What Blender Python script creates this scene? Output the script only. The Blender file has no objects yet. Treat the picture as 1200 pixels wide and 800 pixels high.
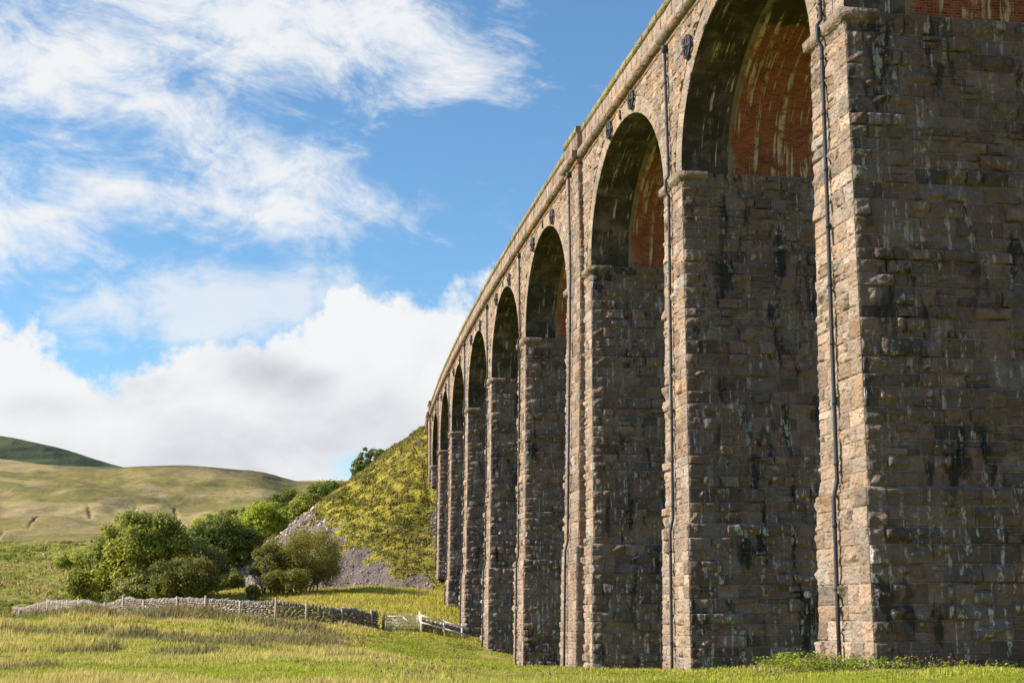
import bpy, math, random
import numpy as np
from mathutils import Vector, Matrix
rng = np.random.default_rng(7); random.seed(7)
EYE = 1.6
# ------------------------------------------------------------------ scene, camera
sc = bpy.context.scene
COL = sc.collection
F_PX, PITCH, ROLL = 1665.42, 0.189163, 0.0114255
def make_camera():
    cd = bpy.data.cameras.new('camera'); cam = bpy.data.objects.new('camera', cd); COL.objects.link(cam)
    c, s = math.cos(ROLL), math.sin(ROLL); ct, st = math.cos(PITCH), math.sin(PITCH)
    up0 = Vector((0, -st, ct)); fw = Vector((0, ct, st)); X = Vector((1, 0, 0))
    r = c * X - s * up0; u = s * X + c * up0
    M = Matrix((r, u, -fw)).transposed().to_4x4(); M.translation = (0, 0, EYE)
    cam.matrix_world = M
    cd.sensor_fit = 'HORIZONTAL'; cd.sensor_width = 36; cd.lens = 36 * F_PX / 1200
    cd.clip_start = .1; cd.clip_end = 20000
    sc.camera = cam
make_camera()
sc.render.resolution_x, sc.render.resolution_y = 1024, 682

def at(px, py, Y):
    """point at distance Y north of the camera, seen in direction (px, py) of the 1200x800 photograph"""
    c, s = math.cos(ROLL), math.sin(ROLL); a, b = px - 600, py - 400
    U = (c * a - s * b) / F_PX; V = -(s * a + c * b) / F_PX
    ct, st = math.cos(PITCH), math.sin(PITCH)
    w = np.array([U, ct - V * st, st + V * ct]); w *= Y / w[1]; w[2] += EYE
    return w

# ------------------------------------------------------------------ noise
def _h(ix, iy, iz, seed):
    n = (ix.astype(np.int64) * 374761393 + iy.astype(np.int64) * 668265263 + iz.astype(np.int64) * 2147483647 + seed * 974711) & 0xffffffff
    n = ((n ^ (n >> 13)) * 1274126177) & 0xffffffff
    n = ((n ^ (n >> 16)) * 2246822519) & 0xffffffff
    return ((n ^ (n >> 15)) & 0xffffff) / float(0xffffff)
def vnoise(x, y, z, seed=0):
    x, y, z = [np.asarray(q, float) for q in np.broadcast_arrays(x, y, z)]
    ix, iy, iz = np.floor(x), np.floor(y), np.floor(z)
    fx, fy, fz = x - ix, y - iy, z - iz
    fx, fy, fz = [f * f * (3 - 2 * f) for f in (fx, fy, fz)]
    r = 0
    for dx in (0, 1):
        for dy in (0, 1):
            for dz in (0, 1):
                r = r + _h(ix + dx, iy + dy, iz + dz, seed) * (fx if dx else 1 - fx) * (fy if dy else 1 - fy) * (fz if dz else 1 - fz)
    return r * 2 - 1
def fbm(x, y, z=0., oc=4, seed=0):
    a, r, t = 1., 0, 0
    for o in range(oc):
        r = r + a * vnoise(x * 2 ** o + 17.3 * o, y * 2 ** o - 9.1 * o, z * 2 ** o + 3.7 * o, seed + o); t += a; a *= .5
    return r / t * 1.5
def sstep(a, b, x):
    t = np.clip((x - a) / (b - a), 0, 1); return t * t * (3 - 2 * t)

# ------------------------------------------------------------------ objects
def tag(o, label=None, cat=None, group=None, kind=None):
    if label: o['label'] = label
    if cat: o['category'] = cat
    if group: o['group'] = group
    if kind: o['kind'] = kind
    return o
def empty(name, loc):
    o = bpy.data.objects.new(name, None); COL.objects.link(o); o.location = loc; o.empty_display_size = .3
    return o
def link(name, me, parent=None, loc=None):
    """link a mesh given in world coordinates; origin moved to loc (or the parent's)"""
    o = bpy.data.objects.new(name, me); COL.objects.link(o)
    if parent is not None:
        o.parent = parent
        o.matrix_parent_inverse = Matrix.Identity(4)
        w = world_loc(parent); me.transform(Matrix.Translation(-w))
    elif loc is not None:
        me.transform(Matrix.Translation(-Vector(loc))); o.location = loc
    return o
def world_loc(o):
    w = Vector((0, 0, 0))
    while o is not None: w += Vector(o.location); o = o.parent
    return w
def npmesh(name, V, Fq, mat=None, smooth=False, attrs=None, uv=None, mats=None, midx=None):
    """V (n,3); Fq list of arrays (m,3|4); attrs {name: (type, array)}; uv per vertex (n,2)"""
    if not isinstance(Fq, (list, tuple)): Fq = [Fq]
    Fq = [np.asarray(f, np.int32) for f in Fq if len(f)]
    me = bpy.data.meshes.new(name)
    V = np.asarray(V, np.float32); me.vertices.add(len(V)); me.vertices.foreach_set('co', V.ravel())
    idx = np.concatenate([f.ravel() for f in Fq]); cnt = np.concatenate([np.full(len(f), f.shape[1], np.int32) for f in Fq])
    me.loops.add(len(idx)); me.loops.foreach_set('vertex_index', idx.astype(np.int32))
    me.polygons.add(len(cnt)); st = np.concatenate([[0], np.cumsum(cnt)[:-1]]).astype(np.int32)
    me.polygons.foreach_set('loop_start', st)
    try: me.polygons.foreach_set('loop_total', cnt)
    except Exception: pass
    me.update(calc_edges=True)
    if smooth: me.polygons.foreach_set('use_smooth', np.ones(len(cnt), bool))
    for k, (ty, a) in (attrs or {}).items():
        at_ = me.attributes.new(k, ty, 'POINT')
        if ty == 'FLOAT_COLOR': at_.data.foreach_set('color', np.asarray(a, np.float32).ravel())
        else: at_.data.foreach_set('value', np.asarray(a, np.float32).ravel())
    if uv is not None:
        l = me.uv_layers.new(name='UVMap'); l.data.foreach_set('uv', np.asarray(uv, np.float32)[idx].ravel())
    for m in (mats or ([mat] if mat else [])): me.materials.append(m)
    if midx is not None: me.polygons.foreach_set('material_index', np.asarray(midx, np.int32))
    me.validate()
    return me

class MB:
    """simple mesh builder: boxes, tubes, profiles, in world coordinates"""
    def __init__(s): s.V = []; s.F4 = []; s.F3 = []; s.n = 0
    def add(s, V, f4=(), f3=()):
        V = np.asarray(V, float).reshape(-1, 3)
        s.V.append(V)
        if len(f4): s.F4.append(np.asarray(f4, int) + s.n)
        if len(f3): s.F3.append(np.asarray(f3, int) + s.n)
        s.n += len(V)
    BOXF = np.array([[0, 3, 2, 1], [4, 5, 6, 7], [0, 1, 5, 4], [1, 2, 6, 5], [2, 3, 7, 6], [3, 0, 4, 7]])
    def box8(s, P): s.add(P, s.BOXF)
    def bar(s, p, q, w, h, up=(0, 0, 1)):
        p, q = np.array(p, float), np.array(q, float); d = q - p; d /= np.linalg.norm(d)
        side = np.cross(d, up); side /= np.linalg.norm(side) + 1e-9; u = np.cross(side, d)
        c = [(-1, -1), (1, -1), (1, 1), (-1, 1)]
        s.box8([p + side * a * w / 2 + u * b * h / 2 for a, b in c] + [q + side * a * w / 2 + u * b * h / 2 for a, b in c])
    def tube(s, pts, rad, n=8, cap=True):
        pts = np.array(pts, float); rad = np.broadcast_to(rad, (len(pts),)).astype(float)
        R = []
        ref = np.array([.31, .95, .05])
        for i in range(len(pts)):
            d = pts[min(i + 1, len(pts) - 1)] - pts[max(i - 1, 0)]; d /= np.linalg.norm(d) + 1e-9
            a = np.cross(d, ref); a /= np.linalg.norm(a) + 1e-9; b = np.cross(d, a)
            t = np.arange(n) * 2 * np.pi / n
            R.append(pts[i] + rad[i] * (np.cos(t)[:, None] * a + np.sin(t)[:, None] * b))
        V = np.concatenate(R); f = []
        for i in range(len(pts) - 1):
            for k in range(n):
                k2 = (k + 1) % n; f.append((i * n + k, i * n + k2, (i + 1) * n + k2, (i + 1) * n + k))
        V = np.vstack([V, pts[0], pts[-1]]); m = len(pts) * n
        f3 = []
        if cap:
            for k in range(n):
                k2 = (k + 1) % n; f3 += [(m, k2, k), (m + 1, (len(pts) - 1) * n + k, (len(pts) - 1) * n + k2)]
        s.add(V, f, f3)
    def build(s, name, mat, parent=None, loc=None, smooth=False, attrs=None):
        me = npmesh(name, np.concatenate(s.V), ([np.concatenate(s.F4)] if s.F4 else []) + ([np.concatenate(s.F3)] if s.F3 else []), mat, smooth, attrs)
        return link(name, me, parent, loc)

# ------------------------------------------------------------------ materials
class NT:
    def __init__(s, name):
        s.m = bpy.data.materials.new(name); s.m.use_nodes = True; s.t = s.m.node_tree; s.t.nodes.clear()
        s.out = s.n('ShaderNodeOutputMaterial')
    def n(s, ty, **k):
        nd = s.t.nodes.new(ty)
        for a, b in k.items(): setattr(nd, a, b)
        return nd
    def set(s, sock, v):
        if hasattr(v, 'is_output'): s.t.links.new(v, sock)
        elif v is not None: sock.default_value = v
    def obj(s): return s.n('ShaderNodeTexCoord').outputs['Object']
    def pos(s): return s.n('ShaderNodeNewGeometry').outputs['Position']
    def uv(s): return s.n('ShaderNodeTexCoord').outputs['UV']
    def attr(s, name, o='Color'): return s.n('ShaderNodeAttribute', attribute_name=name).outputs[o]
    def mapv(s, v, scale=(1, 1, 1), loc=(0, 0, 0), rot=(0, 0, 0)):
        m = s.n('ShaderNodeMapping'); s.set(m.inputs[0], v); m.inputs['Scale'].default_value = scale; m.inputs['Location'].default_value = loc; m.inputs['Rotation'].default_value = rot
        return m.outputs[0]
    def noise(s, v, scale=1., detail=4., rough=.55, dist=0., out='Fac'):
        n = s.n('ShaderNodeTexNoise'); s.set(n.inputs['Vector'], v)
        n.inputs['Scale'].default_value = scale; n.inputs['Detail'].default_value = detail; n.inputs['Roughness'].default_value = rough; n.inputs['Distortion'].default_value = dist
        return n.outputs[out]
    def vor(s, v, scale=1., feat='F1', out='Distance'):
        n = s.n('ShaderNodeTexVoronoi', feature=feat); s.set(n.inputs['Vector'], v); n.inputs['Scale'].default_value = scale
        return n.outputs[out]
    def ramp(s, f, a, b, lo=0., hi=1., smooth=True):
        n = s.n('ShaderNodeMapRange', interpolation_type='SMOOTHSTEP' if smooth else 'LINEAR'); s.set(n.inputs[0], f)
        n.inputs[1].default_value = a; n.inputs[2].default_value = b; n.inputs[3].default_value = lo; n.inputs[4].default_value = hi
        return n.outputs[0]
    def math(s, op, a, b=None, c=None):
        n = s.n('ShaderNodeMath', operation=op); s.set(n.inputs[0], a)
        if b is not None: s.set(n.inputs[1], b)
        if c is not None: s.set(n.inputs[2], c)
        return n.outputs[0]
    def mul(s, a, b): return s.math('MULTIPLY', a, b)
    def add(s, a, b): return s.math('ADD', a, b)
    def mix(s, f, a, b, blend='MIX'):
        n = s.n('ShaderNodeMix', data_type='RGBA', blend_type=blend); s.set(n.inputs[0], f)
        for i, v in ((6, a), (7, b)):
            if isinstance(v, tuple) and len(v) == 3: v = v + (1,)
            s.set(n.inputs[i], v)
        return n.outputs[2]
    def sep(s, v):
        n = s.n('ShaderNodeSeparateXYZ'); s.set(n.inputs[0], v); return n.outputs
    def bump(s, h, strength=.5, dist=.02, nrm=None):
        n = s.n('ShaderNodeBump'); s.set(n.inputs['Height'], h); n.inputs['Strength'].default_value = strength; n.inputs['Distance'].default_value = dist
        if nrm is not None: s.set(n.inputs['Normal'], nrm)
        return n.outputs[0]
    def pbr(s, col, rough=.9, nrm=None, spec=.3, metal=0., trans=None):
        p = s.n('ShaderNodeBsdfPrincipled')
        if isinstance(col, tuple) and len(col) == 3: col = col + (1,)
        s.set(p.inputs['Base Color'], col); s.set(p.inputs['Roughness'], rough); p.inputs['Specular IOR Level'].default_value = spec; p.inputs['Metallic'].default_value = metal
        if nrm is not None: s.set(p.inputs['Normal'], nrm)
        if trans:
            tr = s.n('ShaderNodeBsdfTranslucent'); s.set(tr.inputs[0], col)
            mx = s.n('ShaderNodeMixShader'); mx.inputs[0].default_value = trans
            s.t.links.new(p.outputs[0], mx.inputs[1]); s.t.links.new(tr.outputs[0], mx.inputs[2]); s.t.links.new(mx.outputs[0], s.out.inputs[0])
        else: s.t.links.new(p.outputs[0], s.out.inputs[0])
        return s.m

def stone_material():
    m = NT('gritstone'); P = m.pos(); col = m.attr('tone'); st = m.attr('stain', 'Fac')
    n1 = m.noise(P, 1.7, 4, .65); n2 = m.noise(P, 9, 4, .7)
    col = m.mix(1., col, m.mix(n1, (.62, .60, .56), (1.38, 1.36, 1.34)), 'MULTIPLY')
    col = m.mix(1., col, m.mix(n2, (.60, .58, .56), (1.42, 1.40, 1.38)), 'MULTIPLY')
    # iron-brown and lichen tints
    col = m.mix(m.ramp(m.noise(P, .9, 5, .6, .4), .56, .70, 0, .4), col, (.30, .165, .07))
    col = m.mix(m.mul(m.ramp(m.noise(P, 2.6, 6, .7), .60, .70, 0, .22), 1.), col, (.13, .135, .07))
    Ps = m.mapv(P, (1.9, 1.9, .16))
    big = m.noise(P, .22, 3, .6)
    # soot
    soot_shade = m.mul(m.ramp(m.noise(m.mapv(P, (1, 1, .28)), 1.1, 4, .66, .3), .55, .63, 0, .9), m.ramp(big, .38, .55, .3, 1))
    soot_shade = m.mul(soot_shade, st)
    col = m.mix(soot_shade, col, (.028, .028, .030))
    # lime runs washed out of the joints
    breakup = m.ramp(m.noise(P, 3.2, 5, .7), .40, .58)
    lime = m.mul(m.ramp(m.noise(Ps, 3.1, 5, .60, .15), .555, .605), breakup)
    z = m.sep(P)[2]
    low = m.ramp(z, 14, 1, .6, 1.)
    lime = m.mul(m.mul(lime, low), m.ramp(m.noise(P, .5, 3, .6), .38, .54, .2, 1))
    lime = m.mul(lime, m.ramp(st, .1, 1, .06, .95))
    col = m.mix(lime, col, (.68, .68, .66))
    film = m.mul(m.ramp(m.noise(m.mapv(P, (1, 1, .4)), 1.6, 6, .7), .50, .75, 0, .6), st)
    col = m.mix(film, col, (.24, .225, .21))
    wv = m.n('ShaderNodeVectorMath', operation='MULTIPLY_ADD'); m.set(wv.inputs[0], m.noise(P, 3., 2, .6, out='Color')); wv.inputs[1].default_value = (.35, .35, .35); m.set(wv.inputs[2], P)
    h = m.add(m.mul(m.noise(P, 7, 5, .72), .8), m.add(m.mul(m.noise(P, 34, 2, .75), .3), m.mul(m.vor(m.mapv(wv.outputs[0], (1, 1, 1.7)), 4.5), .75)))
    return m.pbr(col, .93, m.bump(h, 1., .12), .25)
def brick_material():
    m = NT('brick_lining'); U = m.uv(); P = m.pos()
    b = m.n('ShaderNodeTexBrick'); m.set(b.inputs['Vector'], U)
    b.inputs['Color1'].default_value = (.15, .034, .013, 1); b.inputs['Color2'].default_value = (.30, .078, .026, 1); b.inputs['Mortar'].default_value = (.22, .15, .11, 1)
    b.inputs['Scale'].default_value = 1; b.inputs['Mortar Size'].default_value = .008; b.inputs['Brick Width'].default_value = .235; b.inputs['Row Height'].default_value = .088
    b.offset = .5
    col = b.outputs['Color']
    col = m.mix(1., col, m.mix(m.noise(P, 1.3, 5, .6), (.5, .48, .48), (1.5, 1.5, 1.45)), 'MULTIPLY')
    # green-black algae and soot near the face; crown's underside shade painted in as well
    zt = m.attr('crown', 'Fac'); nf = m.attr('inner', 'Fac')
    soot_shade = m.add(m.ramp(m.add(zt, m.mul(m.noise(P, 1.5, 4, .6), .03)), .572, .585, 0, .93), m.mul(m.ramp(m.noise(P, .9, 6, .7, .4), .55, .68), .55))
    col = m.mix(m.math('MINIMUM', soot_shade, .94), col, m.mix(m.noise(P, 1.2, 5, .65, .5), (.010, .010, .009), (.052, .050, .026)))
    run = m.noise(m.mapv(U, (2.4, .16, 1)), 1.5, 7, .70, .45)
    lime = m.mul(m.ramp(run, .54, .60), m.ramp(m.noise(U, 1.4, 7, .72), .42, .54))
    lime = m.mul(lime, m.ramp(zt, .60, .57, .15, .9))
    col = m.mix(lime, col, (.50, .45, .33))
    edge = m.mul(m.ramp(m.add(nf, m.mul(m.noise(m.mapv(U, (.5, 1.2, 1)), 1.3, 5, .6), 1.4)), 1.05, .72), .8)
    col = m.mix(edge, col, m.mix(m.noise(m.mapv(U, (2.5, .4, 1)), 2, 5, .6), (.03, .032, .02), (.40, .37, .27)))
    h = m.add(m.mul(b.outputs['Fac'], -.6), m.noise(P, 25, 4, .6))
    return m.pbr(col, .88, m.bump(h, .5, .012), .3)
def soffit_stone_material():
    m = NT('sooty_ring_stone'); P = m.pos(); col = m.attr('tone'); U = m.uv()
    col = m.mix(1., col, m.mix(m.noise(P, 6, 6, .7), (.5, .5, .5), (1.5, 1.5, 1.5)), 'MULTIPLY')
    soot_shade = m.ramp(m.noise(P, .8, 6, .7, .5), .34, .56, .45, .95)
    col = m.mix(soot_shade, col, m.mix(m.noise(P, 1.4, 5, .65, .5), (.009, .009, .009), (.044, .044, .026)))
    run = m.noise(m.mapv(U, (3.6, .22, 1)), 1.8, 7, .7, .5)
    col = m.mix(m.mul(m.ramp(run, .56, .62, 0, .9), m.ramp(m.noise(P, 1.2, 4, .6), .44, .58)), col, (.50, .47, .37))
    return m.pbr(col, .9, m.bump(m.noise(P, 9, 7, .7), .8, .03), .3)
def simple(name, col, rough=.6, metal=0., nscale=8., var=.35, bump=.2, bd=.004, spec=.4):
    m = NT(name); P = m.obj(); n = m.noise(P, nscale, 6, .65)
    c = m.mix(n, tuple(x * (1 - var) for x in col), tuple(x * (1 + var) for x in col))
    return m.pbr(c, rough, m.bump(m.noise(P, nscale * 4, 4, .6), bump, bd), spec, metal)
M_STONE = stone_material(); M_BRICK = brick_material(); M_SOFF = soffit_stone_material()
M_IRON = simple('painted_cast_iron', (.026, .030, .042), .62, 0., 5, .4, .3, .004, .35)
M_WOOD = simple('weathered_pale_timber', (.72, .66, .55), .8, 0, 6, .25, .4)
M_POST = simple('bleached_fence_timber', (.42, .37, .29), .85, 0, 6, .3, .4)
M_GATE = simple('limewashed_gate_timber', (.80, .76, .66), .8, 0, 6, .12, .2)
M_DWOOD = simple('old_brown_timber', (.22, .15, .09), .85, 0, 6, .35, .5)
M_SHEET = simple('grey_blue_sheet_metal', (.20, .25, .31), .45, .3, 3, .2, .1)
M_RED = simple('red_sign_enamel', (.55, .05, .05), .5, 0, 3, .1, .05)
M_WHITE = simple('white_paint', (.72, .72, .68), .6, 0, 3, .1, .05)
M_GREEN = simple('dark_green_enamel', (.03, .10, .05), .5, 0, 3, .1, .05)
M_WIRE = simple('galvanised_wire', (.35, .35, .35), .4, .8, 3, .1, .05)

def attr_rock(name, rough=.95, bs=.6, bd=.03, sc_=10., lich=True):
    m = NT(name); P = m.pos(); col = m.attr('tone')
    col = m.mix(1., col, m.mix(m.noise(P, sc_, 6, .7), (.6, .6, .6), (1.4, 1.4, 1.4)), 'MULTIPLY')
    if lich: col = m.mix(m.ramp(m.noise(P, 3, 5, .7), .58, .66, 0, .45), col, (.40, .39, .34))
    return m.pbr(col, rough, m.bump(m.noise(P, sc_ * 1.5, 6, .7), bs, bd), .2)
M_ROCK = attr_rock('field_stone')
M_SCREE = attr_rock('shale_rubble', lich=False)

def leaf_material(name, trans=.35):
    m = NT(name); return m.pbr(m.attr('tone'), .6, None, .25, 0., trans)
M_LEAF = leaf_material('leaves', .42); M_GRASSB = leaf_material('grass_blades', .4)
M_BARK = simple('bark', (.13, .10, .075), .9, 0, 5, .4, .6, .02)

def ground_material():
    m = NT('pasture'); P = m.pos()
    big = m.noise(P, .06, 4, .6); mid = m.noise(P, .35, 6, .65, .3); fine = m.noise(P, 3.5, 6, .7); near = m.noise(m.mapv(P, (.5, 1, 1)), 1.1, 6, .7, .4)
    g1 = m.mix(mid, (.20, .25, .018), (.38, .39, .032))
    st = m.mix(near, (.32, .27, .07), (.50, .41, .14))
    f = m.ramp(m.add(m.mul(big, .55), m.mul(near, .55)), .50, .62)
    col = m.mix(m.mul(f, .85), g1, st)
    col = m.mix(1., col, m.mix(fine, (.55, .55, .55), (1.45, 1.45, 1.45)), 'MULTIPLY')
    xyz = m.sep(P)
    # bracken and brown rush beyond the wall
    far = m.ramp(xyz[1], 165, 190)
    br = m.mul(m.ramp(m.noise(m.mapv(P, (1, .45, 1)), .045, 5, .6, .6), .54, .62), far)
    col = m.mix(m.mul(br, .8), col, m.mix(fine, (.085, .045, .02), (.17, .095, .04)))
    ln = m.ramp(m.noise(m.mapv(P, (.8, 1.2, 1)), .07, 7, .7, .8), .42, .62, 0, .8)
    col = m.mix(m.mul(ln, far), col, (.36, .30, .08))
    tus = m.noise(m.mapv(P, (1, .6, 1)), .55, 6, .75, .5)
    col = m.mix(m.mul(far, m.ramp(tus, .42, .60, .75, .1)), col, (.15, .155, .03))
    h = m.add(m.noise(P, 2.2, 8, .75), m.mul(m.noise(P, 12, 5, .7), .4))
    return m.pbr(col, .95, m.bump(h, 1., .16), .15)
def moor_material():
    m = NT('moorland'); P = m.pos()
    Q = m.mapv(P, (1, .5, 2.0))
    a = m.noise(Q, .006, 6, .62, .8); b = m.noise(Q, .022, 6, .68, .6); c = m.noise(Q, .11, 5, .7)
    col = m.mix(m.ramp(a, .40, .60), (.24, .205, .07), (.42, .325, .15))
    col = m.mix(m.ramp(b, .54, .64, 0, .75), col, (.37, .27, .17))
    col = m.mix(m.ramp(m.noise(Q, .012, 5, .6, .7), .55, .64, 0, .7), col, (.14, .155, .04))
    col = m.mix(m.ramp(m.noise(Q, .045, 7, .72, .5), .52, .66, 0, .6), col, (.20, .15, .075))
    col = m.mix(1., col, m.mix(c, (.62, .62, .62), (1.38, 1.38, 1.38)), 'MULTIPLY')
    gul = m.attr('gully', 'Fac')
    col = m.mix(m.mul(gul, m.ramp(c, .42, .54, .45, 1.)), col, (.038, .048, .028))
    h = m.noise(Q, .12, 8, .7)
    return m.pbr(col, 1., m.bump(h, 1., 1.8), .05)
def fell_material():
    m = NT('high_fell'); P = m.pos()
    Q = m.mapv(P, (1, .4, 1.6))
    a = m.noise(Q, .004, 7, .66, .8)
    col = m.mix(m.ramp(a, .42, .60), (.050, .072, .050), (.12, .14, .065))  # fell greens taken darker, cloud shadow painted into both tones
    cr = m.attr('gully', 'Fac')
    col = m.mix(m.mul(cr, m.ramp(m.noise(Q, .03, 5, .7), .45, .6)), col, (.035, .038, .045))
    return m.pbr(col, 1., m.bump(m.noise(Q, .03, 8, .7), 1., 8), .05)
def embank_material():
    m = NT('embankment_turf'); P = m.pos(); s = m.attr('scree', 'Fac')
    n = m.noise(P, .8, 6, .7, .3); f = m.noise(P, 4.5, 6, .7)
    turf = m.mix(m.ramp(n, .36, .62), (.18, .19, .018), (.40, .32, .05))
    turf = m.mix(m.ramp(f, .52, .66, 0, .75), turf, (.085, .062, .035))
    shale = m.mix(m.noise(P, 5, 6, .75), (.085, .072, .062), (.28, .24, .21))
    k = m.ramp(m.add(s, m.mul(m.add(m.noise(P, 1.1, 6, .7), -.5), 1.1)), .38, .62)
    col = m.mix(k, turf, shale)
    h = m.add(m.noise(P, 2.6, 8, .75), m.mul(m.vor(P, 3.2), .5))
    return m.pbr(col, .97, m.bump(h, 1., .18), .1)
M_GROUND = ground_material(); M_MOOR = moor_material(); M_FELL = fell_material(); M_EMB = embank_material()

# ------------------------------------------------------------------ viaduct geometry
X0, Y0, A0, KAP = 10.159841, 40.35975, -0.1954266, 0.00067288
SPAN, PW, KW, RISE = 13.72, 2.54, 6.09, 5.43
ZS = 17.82 + EYE          # springing
ZT = 25.95 + EYE          # parapet top
ZSTR = 23.92 + EYE        # underside of the string course
WD = 9.2                  # depth of the viaduct across the track
ZPL = 3.35 + EYE          # plinth ledge
BN, BU, PLO = .020, .025, .12
def cur(s):
    s = np.asarray(s, float)
    return X0 + (-np.cos(A0 + KAP * s) + np.cos(A0)) / KAP, Y0 + (np.sin(A0 + KAP * s) - np.sin(A0)) / KAP
def arcmap(s, n, z):
    s, n, z = np.broadcast_arrays(np.asarray(s, float), n, z)
    X, Y = cur(s); a = A0 + KAP * s
    return np.stack([X - n * np.cos(a), Y + n * np.sin(a), z], -1)
near = {0: -SPAN - PW}
ss = 0.
for i in range(1, 12):
    near[i] = ss; ss += (KW if i in (3, 9) else PW) + SPAN
width = {i: (KW if i in (3, 9) else PW) for i in near}
S_END = 168.
GZ = {0: .0, 1: .0, 2: -.9, 3: -1.6, 4: -2.4, 5: -.9, 6: -.75, 7: 2.6, 8: 6.6, 9: 18.0, 10: 21., 11: 21.}

# ------------------------------------------------------------------ masonry
class Face:
    """collects rock-faced blocks on a face parametrised by (t, z, d)"""
    def __init__(s): s.T = []; s.Z = []; s.D = []; s.E = []; s.C = []; s.F = []; s.n = 0; s.A = []
    def block(s, t0, t1, z0, z1, L, res, amp, tone, gap=.012, push=None):
        """t in face units, L = metres per t unit"""
        w = (t1 - t0) * L; h = z1 - z0
        if w < .05 or h < .04: return
        nx = max(2, int(round(w / res))); nz = max(2, int(round(h / res)))
        a = np.concatenate([[0, min(.028, w * .2)], np.linspace(0, w, nx + 1)[1:-1], [w - min(.028, w * .2), w]]) if nx > 3 else np.linspace(0, w, nx + 1)
        b = np.concatenate([[0, min(.025, h * .2)], np.linspace(0, h, nz + 1)[1:-1], [h - min(.025, h * .2), h]]) if nz > 3 else np.linspace(0, h, nz + 1)
        a = np.sort(a); b = np.sort(b)
        A, B = np.meshgrid(a, b)
        e = np.minimum(np.minimum(A, w - A), np.minimum(B, h - B))
        e = np.clip(e / .03, 0, 1)
        d = np.full(A.shape, amp * 1.15)
        px_, pz_ = w * rng.uniform(.25, .75), h * rng.uniform(.4, .8)      # where the boss of the stone stands proudest
        for k in range(rng.integers(3, 7)):
            an = rng.random() * 6.283; gk = rng.uniform(.15, 1.) * (amp / .09) ** .6
            gx, gz = -math.cos(an) * gk * .55, -math.sin(an) * gk * .8 + .08
            d = np.minimum(d, amp * rng.uniform(.75, 1.25) + gx * (A - px_) + gz * (B - pz_))
        d = np.clip(d, .012, .08 if amp < .07 else .17) * e
        g = gap / L
        T = t0 + g + (A / w) * (t1 - t0 - 2 * g); Z = z0 + gap + B / h * (h - 2 * gap)
        m, n = A.shape
        idx = np.arange(m * n).reshape(m, n) + s.n
        s.F.append(np.stack([idx[:-1, :-1], idx[:-1, 1:], idx[1:, 1:], idx[1:, :-1]], -1).reshape(-1, 4))
        s.T.append(T.ravel()); s.Z.append(Z.ravel()); s.D.append(d.ravel()); s.E.append(e.ravel())
        s.C.append(np.tile(np.append(np.array(tone), 1.), (m * n, 1))); s.n += m * n
    def quad(s, T, Z, D, tone):
        """mortar bed: a coarse grid"""
        m, n = T.shape; idx = np.arange(m * n).reshape(m, n) + s.n
        s.F.append(np.stack([idx[:-1, :-1], idx[:-1, 1:], idx[1:, 1:], idx[1:, :-1]], -1).reshape(-1, 4))
        s.T.append(T.ravel()); s.Z.append(Z.ravel()); s.D.append(np.full(m * n, D)); s.E.append(np.zeros(m * n))
        s.C.append(np.tile(np.append(np.array(tone), 0.), (m * n, 1))); s.n += m * n
    def arrays(s):
        return [np.concatenate(q) for q in (s.T, s.Z, s.D, s.E)] + [np.concatenate(s.C), np.concatenate(s.F)]

class Stone:
    """several faces -> one mesh"""
    def __init__(s): s.V = []; s.C = []; s.S = []; s.F = []; s.n = 0
    def face(s, f, fn, stain, flip=False, rough=.044):
        T, Z, D, E, C, Fq = f.arrays()
        P = fn(T, Z, np.zeros_like(T)); P1 = fn(T, Z, np.ones_like(T))
        nz = fbm(P[:, 0] * 5, P[:, 1] * 5, P[:, 2] * 6, 3, 5)
        n2 = np.abs(fbm(P[:, 0] * 2.3, P[:, 1] * 2.3, P[:, 2] * 3.4, 2, 15))
        D = np.where(C[:, 3] > .5, np.maximum(D + E * (nz * rough + (.5 - n2) * rough * 1.2), .003 + .012 * E), D)
        s.V.append(P + (P1 - P) * D[:, None]); s.C.append(C); s.S.append(np.full(len(T), stain))
        s.F.append((Fq[:, ::-1] if flip else Fq) + s.n); s.n += len(T)
    def raw(s, V, F, tone, stain=.3):
        s.V.append(np.asarray(V)); s.C.append(np.tile(np.append(tone, 1.), (len(V), 1))); s.S.append(np.full(len(V), stain)); s.F.append(np.asarray(F) + s.n); s.n += len(V)
    def build(s, name, parent, mat=None):
        C = np.concatenate(s.C); C = np.c_[C[:, :3], np.ones(len(C))]
        me = npmesh(name, np.concatenate(s.V), np.concatenate(s.F), mat or M_STONE, False, {'tone': ('FLOAT_COLOR', C), 'stain': ('FLOAT', np.concatenate(s.S))})
        return link(name, me, parent)

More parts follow.
